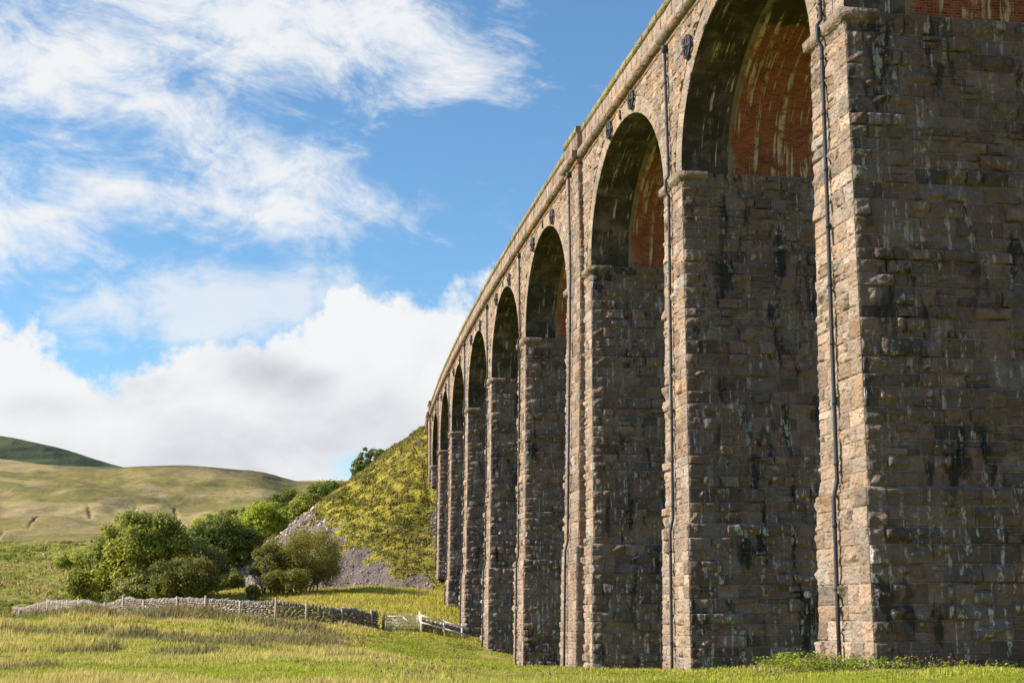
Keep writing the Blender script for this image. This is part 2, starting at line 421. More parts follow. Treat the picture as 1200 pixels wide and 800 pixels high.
BASE = np.array([.345, .272, .215]); INNER = np.array([.190, .148, .128]); MORT = np.array([.40, .345, .26]); MORTI = np.array([.36, .30, .24])  # INNER: dirtier stone, also darkened to carry the shade of the pier faces
def tone(base, v=.22):
    k = 1 + rng.normal(0, v * .85); k = min(max(k, .55), 1.5)
    hue = rng.normal(0, .06)
    return base * k * np.array([1 + hue, 1, 1 - hue])
def courses(z0, z1, lo=.36, hi=.60):
    zs = [z0]
    while zs[-1] < z1 - hi * 1.3: zs.append(zs[-1] + rng.uniform(lo, hi))
    zs.append(z1)
    if zs[-1] - zs[-2] > hi * 1.2: zs.insert(-1, (zs[-1] + zs[-2]) / 2)
    return zs
def fill_course(f, z0, z1, L, res, base, amp=.05, quoin=None, resfn=None, lmin=.55, lmax=1.9, big=.22, avoid=None):
    """one course of blocks over t in 0..1 (length L metres)"""
    x = 0.; first = True
    while x < L - .02:
        w = rng.uniform(lmin, lmax)
        q = False
        if quoin and first: w = rng.choice([.55, 1.0]) * rng.uniform(.85, 1.15) if L > 4 else rng.uniform(.55, 1.0); q = True
        if L - x - w < .35: w = L - x
        x1 = min(L, x + w); r = resfn(x) if resfn else res
        am = amp * rng.uniform(.35, 1.35)
        if rng.random() < big: am = amp * rng.uniform(1.8, 3.1)
        if q: am = quoin * rng.uniform(.7, 1.5)
        if not q and rng.random() < .20 and (z1 - z0) > .38:       # snecked: two thin stones
            zm = z0 + (z1 - z0) * rng.uniform(.4, .6)
            for za, zb in ((z0, zm), (zm, z1)):
                if rng.random() < .5 and x1 - x > .8:
                    xm = x + (x1 - x) * rng.uniform(.35, .65)
                    f.block(x / L, xm / L, za, zb, L, r, amp * rng.uniform(.3, 1.1), tone(base)); f.block(xm / L, x1 / L, za, zb, L, r, amp * rng.uniform(.3, 1.1), tone(base))
                else: f.block(x / L, x1 / L, za, zb, L, r, amp * rng.uniform(.3, 1.1), tone(base))
        else: f.block(x / L, x1 / L, z0, z1, L, r, am, tone(base))
        x = x1; first = False
def bed(f, z0, z1, D=-.003, col=MORT, n=2, m=2):
    T, Z = np.meshgrid(np.linspace(0, 1, n), np.linspace(z0, z1, m)); f.quad(T, Z, D, col)

# the viaduct itself: an Empty at the foot of the nearest visible pier
cx, cy = cur(1.27)
VIA = tag(empty('railway_viaduct', (float(cx), float(cy), 0.)), 'towering rock-faced gritstone railway viaduct of tall round arches striding away to the grassy embankment', 'viaduct')

def pier_frame(i):
    scn = near[i] + width[i] / 2; X, Y = cur(scn); a = A0 + KAP * scn
    P = np.array([X, Y, 0.]); T = np.array([math.sin(a), math.cos(a), 0.]); N = np.array([-math.cos(a), math.sin(a), 0.])
    return P, T, N
def hw(i, z):
    z = np.asarray(z, float); k = np.clip(ZS - z, 0, None)
    return width[i] / 2 + BU * k + np.where(z < ZPL, PLO, 0)
def nf(z, extra=0.):
    z = np.asarray(z, float); return extra + BN * np.clip(ZS - z, 0, None) + np.where(z < ZPL, PLO, 0)
def box_faces(st, P, T, N, hwf, n_out, n_in, zs, res, base, amp, sides, resfn=None, lmaxf=1.1):
    """rock-faced block faces round a battered shaft. hwf(z) half length along T; n_out(z), n_in(z) along N"""
    def mk(kind):
        def fn(t, z, d):
            h = hwf(z); no = n_out(z); ni = n_in(z)
            if kind == 'near': l = -h - d; n = no + (ni - no) * t
            elif kind == 'far': l = h + d; n = no + (ni - no) * t
            elif kind == 'front': l = -h + 2 * h * t; n = no + d
            else: l = -h + 2 * h * t; n = ni - d
            return P + l[:, None] * T + n[:, None] * N + z[:, None] * np.array([0, 0, 1.])
        return fn
    for kind, rs, stain, bs, ql in sides:
        f = Face()
        for z0, z1 in zip(zs[:-1], zs[1:]):
            zm = (z0 + z1) / 2
            L = float(2 * hwf(zm)) if kind in ('front', 'back') else float(n_out(zm) - n_in(zm))
            # keep each course on one side of the plinth ledge
            bed(f, z0 + 1e-3, z1 - 1e-3, col=MORT if bs is BASE else MORTI)
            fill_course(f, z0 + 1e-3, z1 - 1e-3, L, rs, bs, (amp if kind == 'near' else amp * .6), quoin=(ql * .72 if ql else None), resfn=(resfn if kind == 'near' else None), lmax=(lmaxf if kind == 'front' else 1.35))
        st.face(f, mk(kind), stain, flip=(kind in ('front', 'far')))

def ledge(st, P, T, N, hwf, n_out, n_in, z, base):
    """sloped offset stone at the plinth, three sides"""
    e = .004
    def ring(zz, dz):
        h = float(hwf(zz)); a = float(n_out(zz)); b = float(n_in(zz))
        return [P + l * T + n * N + np.array([0, 0, z + dz]) for l, n in ((-h, b), (-h, a), (h, a), (h, b))]
    lo = ring(z - .02, 0.); hi = ring(z + .02, .07)
    V = lo + hi
    st.raw(np.array(V), [[0, 4, 5, 1], [1, 5, 6, 2], [2, 6, 7, 3], [3, 7, 4, 0]], base, .3)

def imposts(i, P, T, N, parent, z=ZS, ret=1.05, hh=None, nb=0.):
    """moulded impost: a slab that wraps the front and returns a metre along each side"""
    h = (width[i] / 2 if hh is None else hh)
    mb = Stone()
    prof = [(0., z - .44), (.04, z - .43), (.05, z - .31), (.20, z - .29), (.21, z + .0), (0., z + .02)]
    # path: side return -> near corner -> far corner -> side return
    path = []
    for k in range(5): path.append((-h, nb - ret + ret * k / 4, -1, 0))
    k0 = len(path) - 1
    path[k0] = (-h, nb, -1, 1)
    nseg = 8
    for k in range(1, nseg): path.append((-h + 2 * h * k / nseg, nb, 0, 1))
    path.append((h, nb, 1, 1))
    for k in range(1, 5): path.append((h, nb - ret * k / 4, 1, 0))
    V = []; Fq = []
    for (l, n, dl, dn) in path:
        for j, (o, zz) in enumerate(prof):
            jit = .014 * fbm(np.array([l * 3.1 + i * 7]), np.array([n * 3.3]), np.array([j * 2.2]), 2, 3)[0] if o > 0 else 0
            V.append(P + (l + dl * (o + jit)) * T + (n + dn * (o + jit)) * N + np.array([0, 0, zz + jit * .5]))
    m = len(prof)
    for k in range(len(path) - 1):
        for j in range(m - 1): Fq.append([k * m + j, (k + 1) * m + j, (k + 1) * m + j + 1, k * m + j + 1])
    Fq = np.array(Fq)[:, ::-1]
    mb.raw(np.array(V), Fq, BASE * .8, .7)
    for base_k in (0, len(path) - 1):
        c = [base_k * m + j for j in range(m)]
        mb.raw(np.array([V[q] for q in c]), [[0, 1, 4, 5], [1, 2, 3, 4]], BASE * .6, .7)
    return mb.build('impost', parent)

RES = {0: .5, 1: .045, 2: .05, 3: .06, 4: .08, 5: .10, 6: .12, 7: .14, 8: .16, 9: .2, 10: .3, 11: .4}
PIERS = {}
for i in range(0, 11):
    P, T, N = pier_frame(i)
    r = RES[i]; g = GZ[i] - 1.2
    h = lambda z, i=i: hw(i, z)
    n_o = lambda z: nf(z); n_i = lambda z: -WD - nf(z)
    zs = courses(g, ZPL) + courses(ZPL, ZS)[1:] if g < ZPL else courses(g, ZS)
    st = Stone()
    resfn = (lambda x: .045 if x < 5.2 else .2) if i == 1 else ((lambda x: .05 if x < 6 else .2) if i == 2 else ((lambda x, r=r: r if x < 5 else r * 2.5)))
    coarse = max(.3, r * 2)
    am = .088 + .012 * min(i, 4)
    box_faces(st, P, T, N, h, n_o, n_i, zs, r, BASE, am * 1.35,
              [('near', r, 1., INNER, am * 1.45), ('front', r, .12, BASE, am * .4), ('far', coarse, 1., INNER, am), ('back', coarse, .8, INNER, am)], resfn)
    if g < ZPL: ledge(st, P, T, N, h, n_o, n_i, ZPL, BASE * .9)
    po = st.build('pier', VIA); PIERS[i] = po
    imposts(i, P, T, N, po)

# king pilasters (part of their pier) ------------------------------------------
for i in (3, 9):
    P, T, N = pier_frame(i)
    st = Stone(); g = GZ[i] - 1.2
    h = lambda z: 1.55 + .6 * BU * np.clip(ZS - np.asarray(z, float), 0, None) + np.where(np.asarray(z) < ZPL, .1, 0)
    n_o = lambda z: nf(z, .26) + .010 * np.clip(ZS - np.asarray(z, float), 0, None); n_i = lambda z: np.full(np.shape(z), -.05)
    zs = (courses(g, ZPL) + courses(ZPL, ZSTR - .05)[1:]) if g < ZPL else courses(g, ZSTR - .05)
    am = .055
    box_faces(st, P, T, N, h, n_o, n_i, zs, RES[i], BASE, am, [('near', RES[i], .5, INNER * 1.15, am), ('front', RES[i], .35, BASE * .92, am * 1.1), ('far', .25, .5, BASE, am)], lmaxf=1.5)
    if g < ZPL: ledge(st, P, T, N, h, n_o, n_i, ZPL, BASE * .9)
    st.build('pilaster', PIERS[i])

# arches ---------------------------------------------------------------------------
AR, BR, RT = SPAN / 2, RISE, .78
def ell(th, k=0.): return -(AR + k) * np.cos(th), (BR + k) * np.sin(th)     # th 0 = near springing
def ell_len(n=400):
    t = np.linspace(0, np.pi, n); x, y = ell(t); L = np.concatenate([[0], np.cumsum(np.hypot(np.diff(x), np.diff(y)))]); return t, L
TT, LL = ell_len(); LTOT = LL[-1]
th_of = lambda u: np.interp(u, LL, TT)
for i in range(0, 11):                    # arch i springs from pier i (near side) to pier i+1
    s0 = near[i] + width[i]; scn = s0 + AR
    r = {0: .12, 1: .06, 2: .07, 3: .09, 4: .11, 5: .13, 6: .15}.get(i, .2)
    # --- stone ring: voussoirs on the face and their soffit 2 m deep
    nv = 41; us = np.linspace(0, LTOT, nv + 1)
    ring = Stone(); f = Face(); f2 = Face(); f3 = Face()
    def ring_face(t, z, d, scn=scn):
        th = th_of(t * LTOT); x, y = ell(th, 0); x1, y1 = ell(th, RT); k = (z) / RT
        return arcmap(scn + x + (x1 - x) * k, .004 + d, ZS + y + (y1 - y) * k)
    bedT, bedZ = np.meshgrid(np.linspace(0, 1, 61), np.linspace(0, RT, 2)); f.quad(bedT, bedZ, .0, MORT)
    for a, b in zip(us[:-1], us[1:]): f.block(a / LTOT, b / LTOT, 0, RT - rng.uniform(0, .05), LTOT, max(r * .8, .06), .035 * rng.uniform(.5, 2.), tone(BASE * 1.04, .15), gap=.008)
    ring.face(f, ring_face, .1, flip=True, rough=.015)
    ring.build('arch_ring', VIA) if False else None
    def soff(t, z, d, scn=scn):
        th = th_of(t * LTOT); x, y = ell(th, -d); return arcmap(scn + x, -z, ZS + y)
    SD = 2.0
    sf = Face(); bt, bz = np.meshgrid(np.linspace(0, 1, 81), np.linspace(0, SD, 2)); sf.quad(bt, bz, -.002, MORTI)
    for a, b in zip(us[:-1], us[1:]):
        cut = rng.choice([.7, 1.2]); 
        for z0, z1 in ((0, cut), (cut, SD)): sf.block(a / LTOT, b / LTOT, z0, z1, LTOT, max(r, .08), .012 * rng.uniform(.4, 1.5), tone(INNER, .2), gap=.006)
    Tt, Zz, D, E, C, Fq = sf.arrays(); D = D + E * .008 * fbm(Tt * 90, Zz * 5, 0, 2)
    Vs = soff(Tt, Zz, D); uvs = np.c_[Zz, Tt * LTOT]
    AO = ring.build('arch_ring', VIA)
    me = npmesh('ring_soffit', Vs, Fq, M_SOFF, False, {'tone': ('FLOAT_COLOR', np.c_[C[:, :3], np.ones(len(C))])}, uv=uvs)
    link('ring_soffit', me, AO)
    # --- brick lining
    t, z = np.meshgrid(np.linspace(0, 1, 121), np.linspace(SD, WD, 25))
    V = soff(t.ravel(), z.ravel(), np.full(t.size, -.015)); idx = np.arange(t.size).reshape(t.shape)
    Fq = np.stack([idx[:-1, :-1], idx[:-1, 1:], idx[1:, 1:], idx[1:, :-1]], -1).reshape(-1, 4)
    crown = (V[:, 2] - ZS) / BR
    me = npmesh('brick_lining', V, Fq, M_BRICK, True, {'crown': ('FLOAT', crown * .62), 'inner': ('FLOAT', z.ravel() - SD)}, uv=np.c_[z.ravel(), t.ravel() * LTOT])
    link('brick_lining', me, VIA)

# spandrel walls ---------------------------------------------------------------------
def spandrel(sa, sb, centres, res, side=0):
    """wall between sa and sb above springing, blocks squeezed against the ring extrados"""
    st = Stone(); f = Face(); L = sb - sa
    zs = courses(ZS, ZSTR, .26, .44)
    def fn(t, z, d):
        s = sa + t * L; z = z.copy()
        for c in centres:
            x = s - c; y = z - ZS; a, b = AR + RT + .012, BR + RT + .012
            q = np.hypot(x / a, y / b); ins = (q < 1) & (np.abs(x) < a)
            k = np.where(ins, 1 / np.maximum(q, 1e-3), 1)
            s = np.where(ins, c + x * k, s); z = np.where(ins, ZS + y * k, z)
        z = np.minimum(z, ZSTR + .02)
        return arcmap(s, d if side == 0 else -WD - d, z)
    def inside(s, z): 
        return any(((s - c) / (AR + RT)) ** 2 + ((z - ZS) / (BR + RT)) ** 2 < 1 for c in centres)
    for z0, z1 in zip(zs[:-1], zs[1:]):
        x = 0.
        while x < L - .01:
            w = rng.uniform(.35, .95)
            if L - x - w < .3: w = L - x
            x1 = x + w
            cs = [inside(sa + xx, zz) for xx in (x, x1) for zz in (z0, z1)]
            if not all(cs):
                f.block(x / L, x1 / L, z0, z1, L, res, .06 * rng.uniform(.4, 1.7), tone(BASE, .2), gap=.010)
            x = x1
    # mortar bed behind, following the extrados
    ns = 160
    for c in centres:
        pass
    sg = np.linspace(sa, sb, ns); zb = np.full(ns, ZS)
    for c in centres:
        q = 1 - ((sg - c) / (AR + RT * .9)) ** 2; zb = np.maximum(zb, ZS + np.where(q > 0, (BR + RT * .9) * np.sqrt(np.clip(q, 0, 1)), 0))
    V = np.concatenate([arcmap(sg, -.006 if side == 0 else -WD + .006, zb), arcmap(sg, -.006 if side == 0 else -WD + .006, np.full(ns, ZSTR))])
    k = np.arange(ns - 1); st.raw(V, np.stack([k, k + ns, k + 1 + ns, k + 1], -1), MORT * .9, .1)
    st.face(f, fn, .12 if side == 0 else .6, flip=(side == 0))
    return st
bounds = [(-16.26, near[1] + PW / 2, [near[0] + PW + AR])]
for i in range(1, 11):
    a = near[i] + width[i] / 2; b = near[i + 1] + width[i + 1] / 2
    bounds.append((a, min(b, S_END), [near[i] + width[i] + AR]))
for k, (a, b, c) in enumerate(bounds):
    r = {0: .10, 1: .06, 2: .065, 3: .08, 4: .1, 5: .12, 6: .14}.get(k, .18)
    spandrel(a, b, c, r).build('spandrel_wall', VIA)
spandrel(-16.26, S_END, [near[i] + width[i] + AR for i in range(0, 11)], .35, 1).build('rear_spandrel_wall', VIA)
# end wall of the abutment, deck
dm = Stone()
sg = np.linspace(-16.26, S_END, 60); V = np.concatenate([arcmap(sg, -.3, 24.5 + EYE), arcmap(sg, -WD + .3, 24.5 + EYE)]); k = np.arange(59)
dm.raw(V, np.stack([k, k + 1, k + 61, k + 60], -1), np.array([.16, .14, .12]), .2); dm.build('ballast_deck', VIA)
for s_, nm in ((-16.26, 'end_wall'), (S_END, 'end_wall')):
    e = Stone(); z0 = ZS if s_ < 0 else ZS - 4
    V = np.array([arcmap(s_, 0, z0), arcmap(s_, -WD, z0), arcmap(s_, -WD, ZSTR), arcmap(s_, 0, ZSTR)]); e.raw(V, [[0, 1, 2, 3]], BASE * .7, .5); e.build(nm, VIA)

# string course, cornice, parapet, coping --------------------------------------------
def segs(name, prof, s_a, s_b, length, side=0, off=None, tonev=.12, base=BASE, stain=.2, mat=None):
    """individual stones along the arc; prof = list of (n, z) outline, outward first"""
    st = Stone(); m = len(prof); s = s_a
    while s < s_b - .05:
        L = length * rng.uniform(.75, 1.3); e = min(s + L, s_b)
        j = rng.normal(0, .008); jz = rng.normal(0, .006); n = max(2, int((e - s) / .3))
        S = np.linspace(s + .007, e - .007, n + 1); V = []
        for q in S:
            o = off(q) if off else 0.
            for p, (pn, pz) in enumerate(prof):
                w = .014 * float(vnoise(q * 4.1, p * 3.3, pz, 9))
                nn = pn + o + j + w
                V.append(arcmap(q, nn if side == 0 else -WD - nn, pz + jz + w * .6))
        Fq = []
        for a in range(n):
            for p in range(m):
                p2 = (p + 1) % m; Fq.append([a * m + p, (a + 1) * m + p, (a + 1) * m + p2, a * m + p2])
        Fq = np.array(Fq)
        if side == 0: Fq = Fq[:, ::-1]
        t = tone(base, tonev); st.raw(np.array(V), Fq, t, stain)
        if m == 4:
            caps = [[0, 1, 2, 3], [n * m + 3, n * m + 2, n * m + 1, n * m]]
            st.F.append(np.array(caps) + st.n - len(V))
        s = e
    return st
KC = {i: near[i] + width[i] / 2 for i in (3, 9)}
def refuge(q): 
    return .28 if any(abs(q - c) < 1.72 for c in KC.values()) else 0.
def split_run():
    cuts = [-16.26]
    for c in KC.values(): cuts += [c - 1.72, c + 1.72]
    cuts.append(S_END); return list(zip(cuts[:-1], cuts[1:]))
def run(name, prof, length, **k):
    for side in (0, 1):
        tot = Stone()
        for a, b in split_run():
            o = refuge((a + b) / 2)
            st = segs(name, prof, a, b, length, side, off=(lambda q, o=o: o), **k)
            for V, C, S_, F in zip(st.V, st.C, st.S, []): pass
            off = tot.n
            tot.V += st.V; tot.C += st.C; tot.S += st.S; tot.F += [F + off for F in st.F]; tot.n += st.n
        tot.build(name, VIA)
z = EYE
run('string_course', [(-.3, 23.92 + z), (.07, 23.94 + z), (.07, 24.12 + z), (-.3, 24.14 + z)], 1.1, base=BASE * np.array([1.05, .93, .75]))
run('cornice', [(-.35, 24.16 + z), (.34, 24.20 + z), (.32, 24.56 + z), (-.35, 24.60 + z)], 1.25, base=BASE * .95)
run('parapet', [(-.42, 24.605 + z), (.02, 24.605 + z), (.02, 25.62 + z), (-.42, 25.62 + z)], .75, base=BASE * .98, tonev=.16)
run('coping', [(-.5, 25.625 + z), (.10, 25.625 + z), (.09, 25.95 + z), (-.5, 25.97 + z)], 1.2, base=np.array([.27, .245, .13]))
for i, c in KC.items():
    # side cheeks that close the projecting refuge
    for sg_ in (-1, 1):
        ck = Stone()
        q = c + sg_ * 1.72
        V = np.array([arcmap(q, -.3, 23.92 + z), arcmap(q, .29, 23.92 + z), arcmap(q, .29, 25.9 + z), arcmap(q, -.3, 25.9 + z)]); ck.raw(V, [[0, 1, 2, 3]] if sg_ > 0 else [[3, 2, 1, 0]], BASE * .85, .4)
        ck.build('refuge_side', VIA)

# drainpipes --------------------------------------------------------------------------
def drainpipe(i):
    P, T, N = pier_frame(i); king = i in (3, 9); b = .27 if king else 0.
    nf = lambda z, e=0.: globals()['nf'](z, e) + (.010 * max(0., ZS - z) if king else 0.)
    g = GZ[i]; lo = .1 if not king else .15
    def pt(n, zz, dl=0.): return P + (lo + dl) * T + n * N + np.array([0, 0, zz])
    mb = MB(); rad = .062
    top = 23.82 + EYE
    pts = [pt(b + .15, top), pt(b + .15, ZS + .25)]
    if not king: pts += [pt(b + .29, ZS + .05), pt(b + .29, ZS - .45), pt(b + .17, ZS - .65)]
    zz = ZS - 1.2
    while zz > max(ZPL + .45, g): pts.append(pt(nf(zz, b) + .16, zz)); zz -= 1.8
    if g < ZPL:
        pts.append(pt(nf(ZPL + .35, b) + .16, ZPL + .35)); pts.append(pt(nf(ZPL - .2, b) + .16, ZPL - .15))
        zz = ZPL - 1.5
        while zz > g: pts.append(pt(nf(zz, b) + .16, zz)); zz -= 1.8
    pts.append(pt(nf(g, b) + .16, g - .3))
    mb.tube(pts, rad, 10)
    # sockets and holderbats
    zc = top - 1.6
    while zc > g + .5:
        n = nf(zc, b) + .16 if zc < ZS - .8 else b + .15
        if not (ZS - .8 < zc < ZS + .3): 
            mb.tube([pt(n, zc - .07), pt(n, zc + .07)], rad * 1.2, 10)
        zc -= 1.8
    o = mb.build('drainpipe', M_IRON, PIERS[i], smooth=True)
    hb = MB(); hb.tube([pt(b + .15, top - .28), pt(b + .16, top - .12), pt(b + .17, top + .06)], [.07, .13, .15], 8); hb.build('hopper_head', M_IRON, VIA)
for i in range(1, 10): drainpipe(i)

# pattress plates ------------------------------------------------------------------------
def tie_plate(s, zz, R=.50):
    mb = MB(); t = np.linspace(0, 2 * np.pi, 25)
    a = A0 + KAP * s; C = arcmap(s, 0, zz); T = np.array([math.sin(a), math.cos(a), 0]); N = np.array([-math.cos(a), math.sin(a), 0]); U = np.array([0, 0, 1.])
    V = []
    for q in t[:-1]:
        c = math.cos(q) * T + math.sin(q) * U
        for rr, nn in ((R - .10, .09), (R, .09), (R + .01, .17), (R - .10, .17)): V.append(C + c * rr + N * nn)
    n = 24; F = [[k * 4 + j, k * 4 + (j + 1) % 4, ((k + 1) % n) * 4 + (j + 1) % 4, ((k + 1) % n) * 4 + j] for k in range(n) for j in range(4)]
    mb.add(V, F)
    for d in (U, T):
        mb.bar(C - d * (R - .05) + N * .14, C + d * (R - .05) + N * .14, .13, .07, up=N)
    # S-curved blades beside the upright bar
    for sg_ in (-1, 1):
        pts = [C + N * .12 + U * (R - .08) * math.cos(q) * 1. + T * sg_ * .20 * math.sin(q) for q in np.linspace(.15, 2.95, 8)]
        mb.tube(pts, .035, 6)
    mb.tube([C + N * .02, C + N * .26], .09, 8)
    mb.build('tie_plate', M_IRON, VIA)
def acen(k): return near[k] + width[k] + AR
tie_plate(14.62, 22.62 + EYE); tie_plate(acen(1) - 5.3, 22.62 + EYE)
for k in range(2, 9):
    c = acen(k); d = (2.15, 2.15) if k == 2 else (3.1, 3.4)
    for sg_, dd in zip((-1, 1), d):
        tie_plate(c + sg_ * dd - .2, (23.55 if k == 2 else 23.2) + EYE, .46)
for k in (2, 3, 4, 5):                                       # short weep pipes over the crowns
    mb = MB(); mb.tube([arcmap(acen(k) - .1, .07, 23.85 + EYE), arcmap(acen(k) - .1, .07, 23.38 + EYE)], .055, 8); mb.build('weep_pipe', M_IRON, VIA)

# number plate on the second pier -----------------------------------------------------------
def number_plate():
    P, T, N = pier_frame(2); zz = .62 + EYE
    l = -float(hw(2, zz)) - .17; n = float(nf(zz)) - 4.75
    C = P + l * T + n * N + np.array([0, 0, zz])
    mb = MB(); mb.tube([C + T * .10, C], .135, 28); pl = mb.build('number_plate', M_WHITE, PIERS[2])
    V = []
    for q in np.linspace(0, 2 * np.pi, 29)[:-1]:
        c = math.cos(q) * N + math.sin(q) * np.array([0, 0, 1.])
        V += [C + c * .125 - T * .004, C + c * .108 - T * .004]
    me = npmesh('rim', V, np.array([[2 * k, 2 * ((k + 1) % 28), 2 * ((k + 1) % 28) + 1, 2 * k + 1] for k in range(28)]), M_GREEN)
    cu = bpy.data.curves.new('t', 'FONT'); cu.body = '12'; cu.size = .19; cu.align_x = 'CENTER'; cu.align_y = 'CENTER'; cu.extrude = .002
    to = bpy.data.objects.new('t', cu); COL.objects.link(to); bpy.context.view_layer.update()
    dm_ = bpy.data.meshes.new_from_object(to.evaluated_get(bpy.context.evaluated_depsgraph_get())); bpy.data.objects.remove(to)
    right = -N; up = Vector((0, 0, 1)); r = Vector(right); fwd = r.cross(up)
    M = Matrix((r, up, fwd)).transposed().to_4x4(); M.translation = Vector(C - T * .005)
    dm_.transform(M); dm_.materials.clear(); dm_.materials.append(M_GREEN)
    w = world_loc(PIERS[2])
    import bmesh
    bm = bmesh.new(); bm.from_mesh(me); bm.from_mesh(dm_); bm.to_mesh(me); bm.free()
    for p_ in me.polygons: p_.material_index = 0
    link('number_marking', me, PIERS[2])
number_plate()
exec_rest = True

# ================================================================== terrain
CP = np.array([(-10.6,30,-1.28),(0,30,-1.4),(5.2,30,-1.46),(10.4,30,-1.5),(13,41,-1.5),(9.5,41,-1.48),(7,57,-2.1),(3.5,74,-2.75),(0.6,94,-3.6),
 (-1.5,108,-2.5),(-3.5,122,-2.35),(-6.5,143,1.0),(-10,152,2.2),(-20,150,2.2),(-36,165,2.6),(-36,140,.9),(-20,132,.9),(-12,125,-.1),(-10,112,-1.06),
 (-7.5,112,-1.16),(-4.3,112,-1.84),(-12.6,105,-.8),(-23,110,.0),(-38.6,130,-.1),(-55,160,-.1),(-21.3,60,-.62),(-18,88,-.12),(-14,60,-.85),(-7,60,-1.5),
 (-4,80,-2.5),(-9,90,-1.7),(-30,95,-.12),(0,0,-1.6),(0,-40,-1.8),(-40,0,-1.),(40,0,-1.8),(40,40,-2),(30,60,-2.4),(25,100,-3.8),(60,150,-1),(-50,60,-.1),(-70,120,0.),
 (-60,180,.8),(-85,220,5.),(-118,330,17.5),(-60,330,17),(0,330,15),(60,330,12),(-30,230,4),(20,200,4),(120,100,-3),(-150,100,2),(-150,250,8),(150,300,8),(0,-120,-3),(120,-60,-3),(-120,-60,0)])
def _tps():
    P = CP[:, :2] / 50; n = len(P)
    def K(r2): return np.where(r2 > 0, r2 * np.log(np.maximum(r2, 1e-12)) * .5, 0)
    r2 = ((P[:, None] - P[None]) ** 2).sum(-1)
    A = np.zeros((n + 3, n + 3)); A[:n, :n] = K(r2) + 1e-4 * np.eye(n); A[:n, n] = 1; A[:n, n + 1:] = P; A[n, :n] = 1; A[n + 1:, :n] = P.T
    w = np.linalg.solve(A, np.concatenate([CP[:, 2], [0, 0, 0]]))
    return P, w, K
TP, TW, TK = _tps()
def base_ground(X, Y):
    X = np.asarray(X, float); Y = np.asarray(Y, float); sh = np.broadcast(X, Y).shape
    X = np.broadcast_to(X, sh).ravel(); Y = np.broadcast_to(Y, sh).ravel()
    xc = np.clip(X, -150, 150) / 50; yc = np.clip(Y, -120, 330) / 50
    z = TW[-3] + TW[-2] * xc + TW[-1] * yc
    for (px, py), w in zip(TP, TW[:-3]): z = z + w * TK((xc - px) ** 2 + (yc - py) ** 2)
    far = np.maximum(0, np.hypot(X - np.clip(X, -150, 150), Y - np.clip(Y, -120, 330)))
    z = z + .02 * np.minimum(far, 300) * (Y > 200)
    z = z - .42 * sstep(-9, -3, X) * sstep(38, 56, Y) * sstep(116, 96, Y) - .16 * sstep(-2, 2, X) * sstep(30, 38, Y) * sstep(60, 50, Y)
    return (z + EYE).reshape(sh)
def gz(X, Y):
    z = base_ground(X, Y)
    r = np.hypot(X, Y)
    k = np.clip((r - 12) / 25, .15, 1)
    bump = .24 * fbm(np.asarray(X) / 5., np.asarray(Y) / 4.5, 0, 3, 11) + .075 * fbm(np.asarray(X) / 1.3, np.asarray(Y) / 1.0, 0, 3, 21)
    # damp the swell along the strip beside the piers and at the wall
    return z + bump * k
ES = 150.; EX, EY_ = cur(ES); EA = A0 + KAP * ES
ET = np.array([math.sin(EA), math.cos(EA)]); EN = np.array([-math.cos(EA), math.sin(EA)])
EC = np.array([float(EX), float(EY_)]) - EN * 4.3
def ez_raw(X, Y):
    dx, dy = X - EC[0], Y - EC[1]; l = dx * ET[0] + dy * ET[1]; q = dx * EN[0] + dy * EN[1]
    wob = 1 + .05 * fbm(X / 14., Y / 14., 0, 2, 31)
    d = np.where(l < 0, np.hypot(l, q), np.abs(q)); d = np.maximum(0, d * wob - 5.2)
    z = 24.25 - .79 * d
    # eroded scar beside the piers
    dd = np.hypot((X + 8.5) / 3.5, (Y - 168) / 7.); z = z - 1.6 * np.exp(-dd ** 2)
    toe = 1.2 * np.exp(-np.maximum(z - 2, 0) / 3.)
    return z + toe * .0 + EYE
def ez(X, Y):
    z = ez_raw(X, Y)
    n = .30 * fbm(X / 1.7, Y / 1.7, z / 1.7, 4, 41) + .5 * fbm(X / 6., Y / 6., 0, 2, 43) + .10 * fbm(X / .6, Y / .6, z / .6, 2, 45)
    return z + n
def top(X, Y): return np.maximum(gz(X, Y), ez(X, Y))

def axis(fine0, fine1, step, grow, end0, end1):
    a = list(np.arange(fine0, fine1 + 1e-6, step)); s = step; x = a[-1]
    while x < end1: s *= grow; x += s; a.append(min(x, end1))
    s = step; x = a[0]; b = []
    while x > end0: s *= grow; x -= s; b.append(max(x, end0))
    return np.array(b[::-1] + a)
def sheet(xs, ys, zf, keep=None):
    X, Y = np.meshgrid(xs, ys); Z = zf(X, Y); m, n = X.shape; idx = np.arange(m * n).reshape(m, n)
    Fq = np.stack([idx[:-1, :-1], idx[:-1, 1:], idx[1:, 1:], idx[1:, :-1]], -1).reshape(-1, 4)
    if keep is not None:
        K = keep(X, Y, Z).ravel(); Fq = Fq[K[Fq].all(1)]
    return np.stack([X.ravel(), Y.ravel(), Z.ravel()], -1), Fq
xs = axis(-45, 22, .35, 1.06, -7000, 7000); ys = axis(24, 165, .42, 1.05, -600, 9000)
V, Fq = sheet(xs, ys, gz)
g = link('ground', npmesh('ground', V, Fq, M_GROUND, True)); tag(g, kind='structure')
